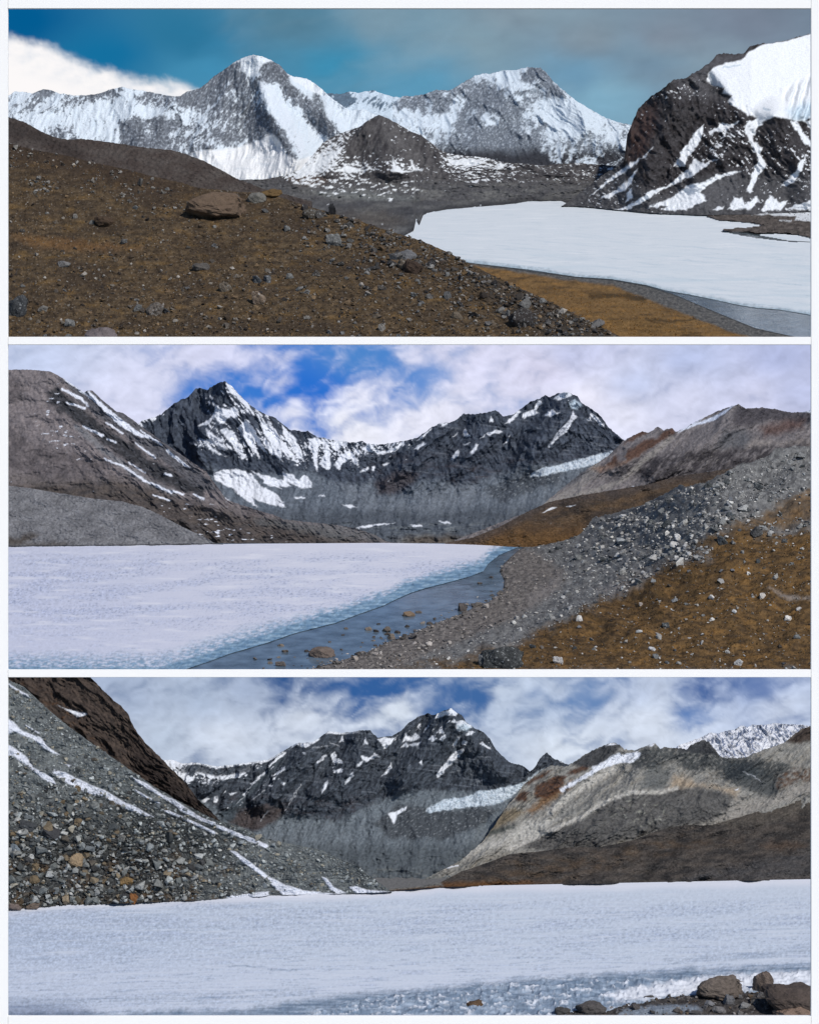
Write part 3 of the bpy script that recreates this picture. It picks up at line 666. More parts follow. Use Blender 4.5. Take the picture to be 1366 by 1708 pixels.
# ochre slope and beach
och_top = ip([(560, 470), (700, 446), (777, 437), (800, 440), (850, 446), (880, 450.5), (960, 461.5), (1020, 466), (1075, 475.5), (1120, 489), (1170, 510), (1215, 529), (1260, 547), (1330, 562.5), (1420, 590)])
def y_och(U, V):
    e = och_top(U); return np.maximum(pl1(V) - .25 - 4.0 * ss(0, 75, V - e), H1 + .8 + .088 * (575 - V) - .02 * np.maximum(0, U - 1050))
def d_och(S): return .35 * fbm(S.U / 60, S.V / 16, 4, 161) + .10 * fbm(S.U / 10, S.V / 4, 4, 163) + .35 * ss(22, 44, S.V - och_top(S.U))
def c_och(S):
    C = mix(rgb(S, (130, 102, 66)), lin((94, 76, 54)), ss(-.2, .6, fbm(S.U / 50, S.V / 9, 5, 165)))
    C = mix(C, lin((152, 114, 64)), ss(.0, .6, fbm(S.U / 30, S.V / 7, 5, 167)) * .7)
    C = mix(C, lin((74, 60, 44)), ss(.1, .45, fbm(S.U / 40, S.V / 5, 6, 168, .6)) * .6)
    C = mix(C, lin((66, 56, 42)), mline(S, [(985, 494), (1040, 492), (1075, 500)], 3.5, 3, 3) * .8 + mline(S, [(1075, 532), (1120, 536), (1165, 532)], 1.5, 2, 3) * .8)
    e = S.V - och_top(S.U)
    wdt = ip([(777, 3), (900, 6), (1020, 9), (1060, 18), (1110, 26), (1170, 25), (1240, 20), (1340, 14)])(S.U)
    bc = mix(rgb(S, (84, 84, 84)), lin((112, 110, 106)), ss(-.4, .4, fbm(S.U / 5, S.V / 3, 4, 169)))
    C = mix(C, bc, ss(3, -3, e - wdt + 4 * S.n(24, 8)))
    return mix(C, lin((48, 52, 54)), ss(2.5, .5, e) * .7)
Soch = sheet('grass_slope', 770, 1420, och_top, lambda u: np.maximum(571, och_top(u) + 2), y_och, d_och, c_och, M_TURF, 'ochre grass slope above the dark shingle shore', back=(3, 3), ang=40)

# grey hill behind the brown one
def d_gh(S): return .5 * alpine(S, 90, 1, .6, 171, 1.2) + .22 * fbm(S.U / 7, S.V / 5, 4, 173)
def c_gh(S):
    C = mix(rgb(S, (74, 66, 62)), lin((88, 82, 78)), ss(-.4, .5, fbm(S.U / 40, S.V / 20, 5, 175)))
    C = mix(C, lin((110, 104, 98)), ss(.25, .6, fbm(S.U / 4, S.V / 3, 3, 177)) * .4)
    return mix(C, lin((50, 44, 42)), mpoly(S, [(13, 196), (60, 216), (110, 236), (150, 262), (120, 262), (60, 235), (0, 225)], 10, 6) * .6)
Sgh = sheet('hill', FRM_L, 520, ip([(-330, 120), (0, 190), (13, 194), (40, 202), (67, 217), (90, 227), (111, 232), (135, 230.5), (168, 234), (209, 240), (249, 246), (286, 249), (310, 256), (337, 266), (364, 279.6), (397, 298), (440, 314), (520, 335)]),
      lambda u: u * 0 + 352, lambda U, V: 209 + .075 * (352 - V), d_gh, c_gh, M_SCREE, 'bare grey brown hill rising behind the brown hillside', jag=1.2, ang=25)

# the brown hillside in front
hill_top = ip([(-330, 200), (0, 234), (13, 238), (60, 249), (110, 258), (160, 271), (215, 282), (250, 292), (300, 303), (330, 312), (400, 319), (440, 320), (475, 330), (503, 340), (545, 352), (588, 364), (630, 378), (665, 389), (700, 399.5), (732, 413.5),
               (756, 424), (777, 436), (805, 450), (837, 466), (872, 482), (907, 497), (930, 509), (960, 524), (987, 537), (1012, 549), (1045, 566), (1080, 580)])
def y_hill(U, V): return H1 + .088 * (575 - V)
def d_hill(S):
    near = ss(250, 560, S.V)
    return (.9 * fbm(S.U / 130, S.V / 60, 3, 181) + .22 * fbm(S.U / 22, S.V / 11, 4, 183) + (.09 + .10 * near) * ridged(S.U / (6 + 5 * near), S.V / (3.2 + 2.6 * near), 5, 185, .6))
def c_hill(S):
    C = mix(rgb(S, (98, 83, 64)), lin((68, 58, 47)), ss(-.35, .4, fbm(S.U / 16, S.V / 6, 5, 187)))
    C = mix(C, lin((124, 98, 60)), ss(.05, .5, fbm(S.U / 40, S.V / 14, 5, 189)) * .5)
    C = mix(C, lin((70, 60, 50)), ss(-.1, .4, fbm(S.U / 110, S.V / 34, 4, 191)) * .75)
    C = mix(C, lin((40, 31, 24)), ss(.18, .5, fbm(S.U / 6, S.V / 2.8, 4, 193)) * .85)
    C = mix(C, lin((146, 138, 126)), ss(.3, .5, fbm(S.U / 3.6, S.V / 2.2, 3, 195)) * .6)
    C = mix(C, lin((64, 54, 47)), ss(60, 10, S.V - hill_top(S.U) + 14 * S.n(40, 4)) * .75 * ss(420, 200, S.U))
    C = mix(C, lin((132, 98, 62)), mpoly(S, [(20, 392), (90, 398), (190, 408), (240, 414), (150, 418), (60, 412)], 8, 8) * .5)
    rk = mpoly(S, [(800, 450), (860, 474), (1060, 570), (930, 575), (860, 530), (780, 470)], 14, 10)
    return mix(C, lin((66, 62, 58)), rk * .75)
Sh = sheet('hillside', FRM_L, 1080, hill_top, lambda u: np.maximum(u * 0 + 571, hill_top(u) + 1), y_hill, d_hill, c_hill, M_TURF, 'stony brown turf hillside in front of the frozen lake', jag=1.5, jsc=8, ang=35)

# ================================================================== MIDDLE VIEW: lake ice edge, ring of dark peaks
def pl2(v): return plane_y(v, Z2)
z2a = lambda pts: zm(0, 570, .3367, pts)
z2b = lambda pts: zm(440, 570, .3367, pts)
z2c = lambda pts: zm(900, 570, .3411, pts)
z2f = lambda pts: zm(880, 740, .3558, pts)
def cloud_sky(S, pts, blue, white, a=.42, f1=120, f2=75, seed=5, p=2.4):
    m = idw(S, [(u, v, [k]) for u, v, k in pts], p, 30, seed)[..., 0]
    wx = S.U + 26 * S.n(70, seed + 1); wy = S.V + 18 * S.n(60, seed + 2)
    n = fbm((wx + .5 * wy) / f1, wy / f2, 6, seed + 3, .56)
    n2 = fbm((wx + .4 * wy) / (f1 * .28), wy / (f2 * .3), 5, seed + 7, .56)
    n3 = fbm((wx + .8 * wy) / (f1 * .09), wy / (f2 * .13), 5, seed + 11, .6)
    m = ss(.14, .84, m + a * 1.1 * n + a * .55 * n2 + a * .16 * n3)
    b = idw(S, blue, 2.4, 20, seed); wv = idw(S, white, 2.4, 20, seed + 1)
    wv = wv * np.array([.965, 1.0, 1.02]) * (1.03 + .26 * n2 + .2 * n + .07 * n3)[..., None]
    return mix(b, wv, m)
def sky2(S):
    pts = [(20, 590, .85), (120, 600, .8), (240, 620, .72), (330, 600, .82), (230, 680, .85), (160, 640, .8), (400, 610, .55), (425, 655, .0), (440, 625, .4), (470, 600, .7), (470, 640, .62), (500, 610, .1), (520, 640, .02), (540, 600, .25),
           (520, 665, .12), (455, 672, .02), (480, 690, .75), (545, 655, .2), (570, 620, .2), (600, 590, .15), (640, 600, .15), (590, 660, .62), (560, 700, .9), (600, 725, .95), (650, 690, .62), (640, 650, .55), (690, 600, .75),
           (705, 630, .15), (720, 650, .4), (740, 600, .8), (760, 650, .8), (815, 625, .62), (690, 700, .85), (760, 690, .95), (800, 580, .9), (860, 640, .95), (1000, 660, .95), (1040, 690, 1), (900, 600, .95), (1100, 600, .95), (1300, 600, .9), (1200, 660, .95), (1340, 660, .9)]
    blue = [(420, 640, lin((58, 122, 208))), (520, 650, lin((42, 112, 208))), (600, 590, lin((78, 134, 204))), (820, 620, lin((132, 164, 218))), (100, 600, lin((140, 168, 220))), (1200, 600, lin((150, 166, 212)))]
    wh = [(30, 600, lin((192, 200, 226))), (230, 690, lin((214, 214, 236))), (400, 600, lin((206, 206, 230))), (570, 715, lin((238, 236, 245))), (700, 690, lin((228, 226, 240))), (800, 600, lin((214, 212, 234))), (980, 660, lin((230, 226, 240))), (900, 620, lin((216, 212, 234))),
          (960, 590, lin((196, 198, 226))), (1060, 640, lin((196, 202, 230))), (1040, 690, lin((226, 224, 240))), (1150, 600, lin((182, 190, 222))), (1300, 590, lin((178, 184, 218))), (1140, 670, lin((214, 214, 236))), (1260, 665, lin((208, 208, 232))), (1340, 650, lin((188, 192, 222)))]
    return cloud_sky(S, pts, blue, wh, .5, 130, 80, 205)
sky('sky', SKY2, 571, 950, 0, None, 'blue sky with torn lilac white clouds over the ring of dark peaks', None, None, sky2)

ROCK_D = (40, 46, 56)
talus_edge = None
def d_2a(S):
    up = ss(34, -46, S.V - ip([(230, 770), (400, 790), (520, 775), (590, 790), (640, 800), (690, 815), (760, 800), (850, 790), (920, 780), (1060, 760)])(S.U))
    sp = lambda pts, w_, a: a * ss(w_, 0, sd_line(S.U, S.V, pts)) * (.04 + .96 * up)
    D = (alpine(S, 48, 1.5, -.45, 221, 1.9) * ss(560, 480, S.U) + alpine(S, 44, 1.3, .5, 223, 1.8) * ss(520, 620, S.U)) * (.15 + .85 * up)
    D = D + (alpine(S, 15, .42, -.4, 225, 2.4)) * (.2 + .8 * up) + .10 * fbm(S.U / 5, S.V / 5, 4, 227)
    D = D + sp([(381, 638), (372, 690), (350, 730), (335, 790)], 45, 1.8) + sp([(381, 640), (420, 700), (470, 770)], 26, .7)
    D = D + sp([(944, 655), (930, 700), (900, 740), (870, 800)], 42, 1.6) + sp([(820, 686), (800, 730), (770, 780), (690, 830)], 40, 1.4) + sp([(733, 706), (700, 760), (650, 810)], 36, 1.2)
    D = D + .04 * np.sin((S.V - .12 * S.U) / 3.4 + 3 * S.n(40, 7)) * ss(540, 640, S.U) * up
    return D + 1.2 * ss(810, 890, S.V) + (1 - up) * (.35 * fbm(S.U / 26, S.V / 60, 4, 228) + .3 * fbm(S.U / 40, S.V / 12, 4, 230) * ss(840, 870, S.V))
def c_2a(S):
    right = ss(560, 680, S.U)
    C = mix(rgb(S, (82, 90, 103)), lin((50, 56, 67)), ss(-.4, .4, streak(S, 10, 20, -.4, 229)))
    C = mix(C, lin((78, 84, 94)), ss(.15, .6, streak(S, 16, 5, .15, 231)) * .55)
    C = mix(C, lin((118, 124, 134)), ss(.12, .45, fbm((S.U - S.V * .3) / 60, (S.V - .12 * S.U) / 3.2, 4, 234)) * .55 * right)
    C = mix(C, lin((66, 56, 56)), ss(-.1, .5, streak(S, 40, 14, 0, 233)) * .6 * ss(740, 790, S.V) * right)
    up = ip([(230, 770), (330, 772), (400, 790), (470, 790), (520, 782), (545, 800), (590, 808), (625, 800), (640, 822), (660, 826), (700, 800), (735, 800), (760, 806), (790, 805), (830, 790), (900, 772), (1000, 772), (1060, 760)])(S.U)
    ta = ss(-6, 7, S.V - up + 9 * streak(S, 12, 40, -.4, 235))
    tal = mix(rgb(S, (112, 120, 130)), lin((84, 92, 102)), ss(-.4, .5, streak(S, 9, 60, .35, 237)))
    tal = mix(tal, lin((110, 116, 122)), ss(.1, .6, streak(S, 14, 60, .8, 239)) * .45 * ss(640, 700, S.U))
    low = ss(838, 862, S.V + 8 * S.n(50, 8))
    tal = mix(tal, lin((72, 78, 86)), low * .6); tal = mix(tal, lin((116, 122, 126)), ss(.0, .4, fbm(S.U / 26, S.V / 6, 5, 241)) * ss(866, 880, S.V) * .8)
    tal = mix(tal, lin((120, 126, 134)), mpoly(S, [(560, 800), (600, 806), (640, 830), (700, 850), (640, 858), (590, 845)], 14, 9) * .4 + mpoly(S, [(700, 815), (760, 806), (800, 800), (800, 830), (740, 858), (690, 850)], 14, 9) * .45)
    tal = mix(tal, lin((74, 80, 88)), mline(S, [(520, 880), (560, 868), (640, 852), (700, 866), (780, 856), (860, 862)], 4, 6, 8) * .5 + ss(.1, .5, fbm(S.U / 34, S.V / 10, 5, 242)) * .45)
    tal = mix(tal, lin((96, 84, 70)), ss(886, 900, S.V + 5 * S.n(20, 3)) * ss(640, 700, S.U) * .7)
    C = mix(C, tal, ta)
    isl = mpoly(S, [(812, 815), (850, 795), (900, 780), (940, 790), (930, 805), (880, 820), (840, 838), (820, 830)], 6, 8, 14, 9)
    C = mix(C, mix(rgb(S, (76, 82, 90)), lin((130, 136, 142)), ss(.1, .4, streak(S, 7, 6, .8, 243))), isl)
    C = mix(C, lin((78, 74, 78)), mpoly(S, [(625, 805), (660, 785), (700, 790), (690, 805), (650, 826), (630, 824)], 5, 5) * .8)
    sl = np.interp(S.U, [300, 470, 560, 660, 1000], [-.62, -.55, 0, .75, .55]).astype(F)
    xx = (S.U + sl * (S.V - 720) + 3 * S.n(26, 247)) / 5.2
    N = .95 * fbm(xx, S.V / 34, 5, 245, .5) + .25 * streak(S, 9, 7, 0, 248) + .3 * np.clip(S.gv, -1, 1)
    d = dens_pts(S, [(250, 690, .85), (270, 710, .08), (300, 690, .1), (330, 660, .18), (310, 730, .06), (350, 655, .18), (340, 700, .06), (370, 645, .35), (382, 650, .75), (375, 665, .3), (392, 660, .6), (400, 680, .6), (415, 690, .55), (360, 705, .7), (375, 690, .8),
                     (385, 700, .6), (345, 738, .75), (360, 750, .7), (380, 740, .6), (400, 755, .6), (420, 740, .62), (410, 715, .6), (440, 730, .65), (450, 760, .55), (470, 740, .62), (490, 760, .6), (335, 765, .1), (340, 720, .12), (365, 775, .08), (420, 778, .1), (460, 780, .08),
                     (445, 700, .35), (470, 715, .4), (500, 725, .1), (515, 722, .03), (520, 745, .75), (545, 745, .8), (560, 760, .62), (530, 765, .6), (575, 745, .72), (600, 750, .6), (590, 765, .6), (620, 745, .75), (640, 750, .62), (660, 742, .7), (680, 738, .5), (615, 770, .3), (640, 768, .2), (660, 760, .1),
                     (550, 782, .15), (590, 780, .08), (700, 735, .15), (690, 760, .08), (720, 725, .2), (740, 710, .3), (760, 705, .12), (790, 700, .1), (820, 695, .12), (850, 705, .25), (780, 720, .2), (810, 735, .14), (830, 720, .2), (860, 690, .3), (760, 745, .16), (720, 750, .1), (730, 780, .03), (800, 770, .02),
                     (880, 680, .4), (900, 670, .45), (920, 665, .4), (940, 660, .6), (955, 672, .6), (970, 685, .2), (930, 690, .25), (945, 700, .25), (960, 700, .15), (990, 700, .1), (900, 700, .18), (920, 715, .2), (870, 730, .15), (1000, 720, .08), (960, 740, .04), (900, 750, .03), (1020, 740, .03), (600, 850, 0), (500, 850, 0), (800, 850, 0)], 3.4, 8)
    sn = cover(N, d * np.where(S.U > 690, .42, .72) - .03, .05) * (1 - .85 * ta)
    B = [(745, 530), (790, 495), (805, 510), (780, 520), (765, 535)], [(930, 475), (960, 450), (950, 465)], [(985, 440), (1000, 430), (1010, 455), (1025, 470), (990, 470)], [(985, 510), (1020, 500), (1010, 512)], [(1020, 550), (1045, 520), (1055, 510), (1050, 535)], [(1100, 455), (1130, 445), (1160, 433), (1180, 450), (1140, 455), (1120, 466)], \
        [(1070, 480), (1095, 460), (1085, 475)], [(930, 582), (945, 550), (962, 545), (950, 570)], [(1178, 518), (1200, 490), (1218, 462), (1210, 490)], [(1190, 410), (1230, 370), (1260, 340), (1274, 348), (1230, 392)], [(1280, 372), (1290, 350), (1340, 338), (1362, 355), (1310, 370)], [(865, 405), (910, 403), (890, 420)], [(755, 492), (800, 450), (832, 428), (800, 467)], [(1113, 392), (1125, 373), (1132, 402)], \
        [(0, 390), (30, 420), (60, 460), (90, 520), (86, 592), (60, 560), (30, 490), (0, 450)], [(88, 412), (120, 440), (160, 480), (190, 560), (200, 592), (170, 570), (130, 510), (100, 470)], [(218, 480), (270, 473), (292, 500), (270, 520), (266, 600), (266, 642), (250, 610), (240, 540)], [(288, 480), (320, 500), (332, 560), (330, 632), (310, 632), (273, 602), (300, 560), (300, 510)], [(348, 488), (402, 493), (370, 532), (343, 532)], \
        [(378, 562), (420, 540), (408, 513), (442, 550), (460, 590), (472, 622), (430, 580), (390, 600), (373, 637), (348, 612)], [(438, 523), (482, 540), (470, 562), (450, 550)], [(483, 532), (520, 503), (560, 530), (600, 545), (660, 515), (690, 488), (702, 500), (650, 542), (590, 557), (540, 550)], [(10, 470), (40, 520), (60, 560), (40, 560), (0, 500)], [(100, 500), (150, 560), (170, 600), (130, 570), (100, 530)]
    A = [(1130, 206), (1160, 223), (1200, 275), (1242, 310), (1232, 332), (1190, 292), (1150, 252)], [(1060, 380), (1080, 318), (1100, 330), (1150, 340), (1170, 318), (1192, 350), (1180, 382), (1150, 370), (1120, 402), (1100, 412), (1080, 370), (1040, 412), (990, 417), (1040, 390)], [(1033, 428), (1060, 450), (1082, 470), (1122, 502), (1090, 492), (1132, 542), (1100, 532), (1050, 492)], [(998, 478), (1030, 488), (1080, 540), (1122, 572), (1060, 542)], \
        [(1128, 428), (1160, 440), (1190, 520), (1222, 572), (1200, 582), (1160, 520), (1100, 440)], [(1180, 430), (1220, 388), (1242, 400), (1270, 440), (1300, 500), (1332, 562), (1290, 520), (1252, 482), (1292, 582), (1240, 520), (1210, 470)], [(1278, 368), (1310, 400), (1342, 440), (1382, 520), (1402, 592), (1350, 510), (1300, 430)], [(1330, 400), (1366, 440), (1400, 500), (1440, 590), (1400, 540), (1360, 470)]
    D2 = [(60, 280), (100, 250), (130, 244), (152, 265), (120, 277), (90, 287)], [(18, 360), (60, 330), (70, 350), (92, 345), (50, 372)], [(120, 405), (160, 358), (182, 365), (150, 397), (130, 442), (80, 472), (43, 514), (80, 440)], [(228, 382), (246, 368), (252, 387)]
    for zz, lst in ((z2b, B), (z2a, A), (z2c, D2)):
        for k, p in enumerate(lst): sn = np.maximum(sn, mpoly(S, zz(p), 1.0, 3.0, 6, 600 + k) * ss(-.62, -.3, streak(S, 5, 16, -.2, 650)))
    lines = [z2b([(1366, 300), (1330, 350), (1290, 370)]), z2c([(145, 400), (100, 440), (40, 510)]), z2c([(160, 350), (150, 385), (120, 420)]), z2c([(255, 355), (305, 410)]), z2b([(1050, 515), (1030, 550)]), z2b([(960, 545), (935, 580)])]
    for k, p in enumerate(lines): sn = np.maximum(sn, mline(S, p, 2.6, 1.2, 3, 9, 247 + k))
    polys = [z2a([(1060, 650), (1110, 635), (1180, 630), (1245, 655), (1300, 720), (1380, 790), (1420, 815), (1366, 812), (1290, 790), (1250, 770), (1275, 822), (1200, 770), (1150, 730), (1060, 680)]), z2a([(1060, 745), (1100, 755), (1150, 800), (1090, 790)]),
             z2a([(1250, 640), (1320, 670), (1420, 690), (1440, 720), (1366, 710), (1300, 680)]), z2b([(95, 645), (150, 660), (175, 690), (200, 655), (235, 690), (238, 722), (190, 730), (130, 700), (100, 690)]), z2b([(0, 655), (60, 680), (85, 725), (40, 715), (0, 700)]),
             z2b([(0, 720), (60, 750), (100, 795), (40, 780), (0, 775)]), z2b([(475, 640), (515, 622), (518, 632), (482, 646)]), z2b([(535, 618), (549, 617), (545, 640), (535, 638)]), z2b([(592, 604), (625, 600), (600, 615)]), z2b([(275, 765), (300, 757), (306, 768)]), z2b([(385, 805), (430, 810), (465, 820), (420, 820)]),
             z2b([(460, 915), (560, 900), (650, 894), (560, 912), (490, 922)]), z2b([(728, 905), (780, 905), (785, 914), (740, 915)]), z2b([(865, 884), (900, 890), (930, 897), (895, 900)]), z2b([(150, 770), (205, 768), (205, 776), (160, 778)])]
    for k, p in enumerate(polys): sn = np.maximum(sn, mpoly(S, p, 1.2, 3.2, 8, 261 + k))
    C = mix(C, lin((228, 232, 240)), sn)
    g = mpoly(S, [(885, 788), (905, 780), (930, 776), (950, 770), (980, 762), (1020, 752), (1030, 756), (1005, 772), (960, 782), (920, 790), (885, 796)], 1.5, 3, 8, 281)
    gi = mix(rgb(S, (206, 216, 226)), lin((146, 164, 182)), ss(-.1, .4, streak(S, 2.6, 8, 0, 283)))
    C = mix(C, gi, g)
    C = mix(C, lin((190, 206, 218)), mpoly(S, z2c([(135, 300), (165, 285), (205, 310), (180, 330), (145, 330)]), 2, 2) * .9)
    fan = mpoly(S, [(375, 820), (395, 800), (430, 815), (470, 850), (440, 855), (405, 848)], 6, 5)
    return mix(C, lin((96, 106, 118)), fan * .5 * (1 - sn))
ridge2 = ip([(200, 760), (232, 705), (240, 700), (249, 698), (269, 691), (286, 676), (303, 666), (313, 662.6), (328, 647), (337, 647), (348.5, 650), (357, 644), (369, 640), (380.5, 637), (390.6, 644), (401, 657.5), (414, 671), (428, 683), (444, 690.5), (457, 694.6),
      (470, 705), (484, 716.5), (495.6, 717), (504, 720), (514, 718), (529, 728), (541, 730), (558, 734), (575, 735), (588, 738), (605, 735.6), (618, 740), (642, 740), (662, 736.6), (682, 732.6), (694, 730), (706, 723), (719.5, 713), (733, 706), (750, 704), (760, 699.6),
      (773, 689.5), (790, 690.5), (807, 688.5), (820.5, 685), (830.5, 686), (837, 694.5), (857.5, 690.5), (871, 679.4), (884.5, 669), (900, 664), (908.5, 658), (915, 662), (925.6, 657), (944, 654), (951, 658), (960, 660), (968, 670.6), (982, 679), (995.5, 687.7), (1006, 700), (1014, 711.6), (1026, 722), (1035, 730), (1100, 770), (1160, 800)])
sheet('mountain', 196, 1160, ridge2, lambda u: u * 0 + 909, lambda U, V: 154.3 + .027 * (909 - V), d_2a, c_2a, M_MTN, 'ring of dark peaks with snow gullies and grey talus behind the middle lake', jag=2.2, jsc=8)

# pale ridge on the right
ridge2b = ip(z2c([(200, 640), (330, 560), (400, 490), (430, 470), (500, 435), (520, 442), (540, 440), (575, 412), (600, 432), (640, 420), (660, 440), (700, 425), (760, 390), (830, 355), (900, 325), (960, 305), (1000, 325), (1090, 320), (1160, 330), (1240, 345), (1290, 340), (1328, 330)]) + [(1500, 660), (1700, 640), (900, 845), (760, 900)])
def d_2b(S):
    D = alpine(S, 58, .8, .9, 291, 1.4) + alpine(S, 14, .18, .8, 293, 1.6) + .08 * fbm(S.U / 4, S.V / 4, 4, 295)
    return D + .8 * ss(30, 0, sd_line(S.U, S.V, z2c([(960, 310), (900, 420), (760, 520), (560, 640)]))) + .7 * ss(34, 0, sd_line(S.U, S.V, z2c([(640, 430), (520, 520), (400, 600)])))
def c_2b(S):
    C = mix(rgb(S, (130, 125, 126)), lin((100, 97, 100)), ss(-.4, .5, streak(S, 10, 30, 1.1, 297)))
    C = mix(C, lin((66, 64, 70)), mpoly(S, z2c([(960, 310), (1000, 325), (1090, 320), (1328, 345), (1600, 320), (1600, 420), (1328, 400), (1150, 380), (1060, 400), (960, 420), (930, 380)]), 6, 7) * .8)
    C = mix(C, lin((84, 58, 50)), mpoly(S, z2c([(1080, 420), (1180, 385), (1290, 385), (1280, 420), (1180, 450), (1100, 460)]), 8, 5) * .7)
    C = mix(C, lin((86, 60, 46)), np.maximum.reduce([mpoly(S, z2c(p), 3, 4, 9, k) for k, p in enumerate([[(410, 560), (430, 530), (480, 500), (520, 480), (570, 470), (620, 430), (655, 420), (650, 450), (600, 480), (540, 520), (480, 560), (420, 590)], [(320, 600), (360, 560), (380, 560), (375, 600), (340, 605)], [(480, 440), (500, 435), (520, 445), (440, 490), (410, 500)]])]) * .85)
    C = mix(C, lin((72, 80, 88)), mpoly(S, z2c([(850, 520), (900, 430), (1000, 430), (1040, 470), (1000, 520)]), 8, 6) * .55)
    C = mix(C, lin((156, 148, 142)), mpoly(S, z2c([(1000, 505), (1060, 470), (1150, 490), (1328, 480), (1328, 505), (1150, 500), (1020, 520)]), 6, 5) * .45)
    C = mix(C, lin((52, 50, 54)), mpoly(S, z2c([(330, 690), (350, 650), (420, 600), (560, 550), (640, 540), (700, 530), (900, 530), (1000, 520), (1200, 500), (1600, 480), (1600, 640), (1000, 620), (560, 690), (420, 640), (350, 700)]), 8, 8) * ss(-.5, .2, streak(S, 14, 20, .8, 299)) * .9)
    C = mix(C, lin((150, 146, 140)), ss(.2, .5, streak(S, 8, 7, .5, 301)) * mpoly(S, z2c([(640, 590), (720, 540), (860, 545), (900, 600), (760, 640), (640, 650)]), 10, 6) * .6)
    C = mix(C, lin((146, 142, 138)), np.maximum(mline(S, z2c([(640, 470), (520, 570), (400, 680), (300, 720), (0, 790)]), 4, 3, 4), mline(S, z2c([(270, 620), (200, 700), (100, 770)]), 7, 5, 5) * .8) * .7)
    C = mix(C, lin((126, 96, 74)), mpoly(S, z2c([(250, 620), (340, 600), (440, 570), (420, 600), (300, 640)]), 4, 4) * .55)
    C = mix(C, lin((84, 87, 93)), mpoly(S, z2c([(-250, 760), (-60, 650), (100, 630), (250, 630), (180, 690), (40, 740), (-100, 800)]), 8, 7) * .85)
    sn = np.zeros(S.U.shape, F)
    for k, p in enumerate([[(670, 445), (700, 420), (760, 400), (840, 370), (910, 330), (950, 308), (900, 350), (850, 385), (760, 410)], [(700, 422), (740, 400), (800, 372), (770, 395)], [(0, 830), (40, 812), (80, 808), (30, 826)], [(150, 800), (180, 797), (160, 803)], [(450, 708), (462, 707), (456, 713)], [(812, 637), (822, 636), (816, 641)]]):
        sn = np.maximum(sn, mpoly(S, z2c(p), 1.2, 2, 8, 303 + k))
    sn = np.maximum(sn, mpoly(S, z2c([(1285, 345), (1310, 326), (1340, 330), (1320, 345)]), 1.5, 3))
    C = mix(C, lin((206, 214, 230)), sn)
    return C
sheet('ridge', 758, FRM_R, ridge2b, lambda u: u * 0 + 912, lambda U, V: 150.8 + .030 * (912 - V), d_2b, c_2b, M_MTN, 'pale grey and rusty ridge right of the dark peaks', jag=2.0, jsc=7)

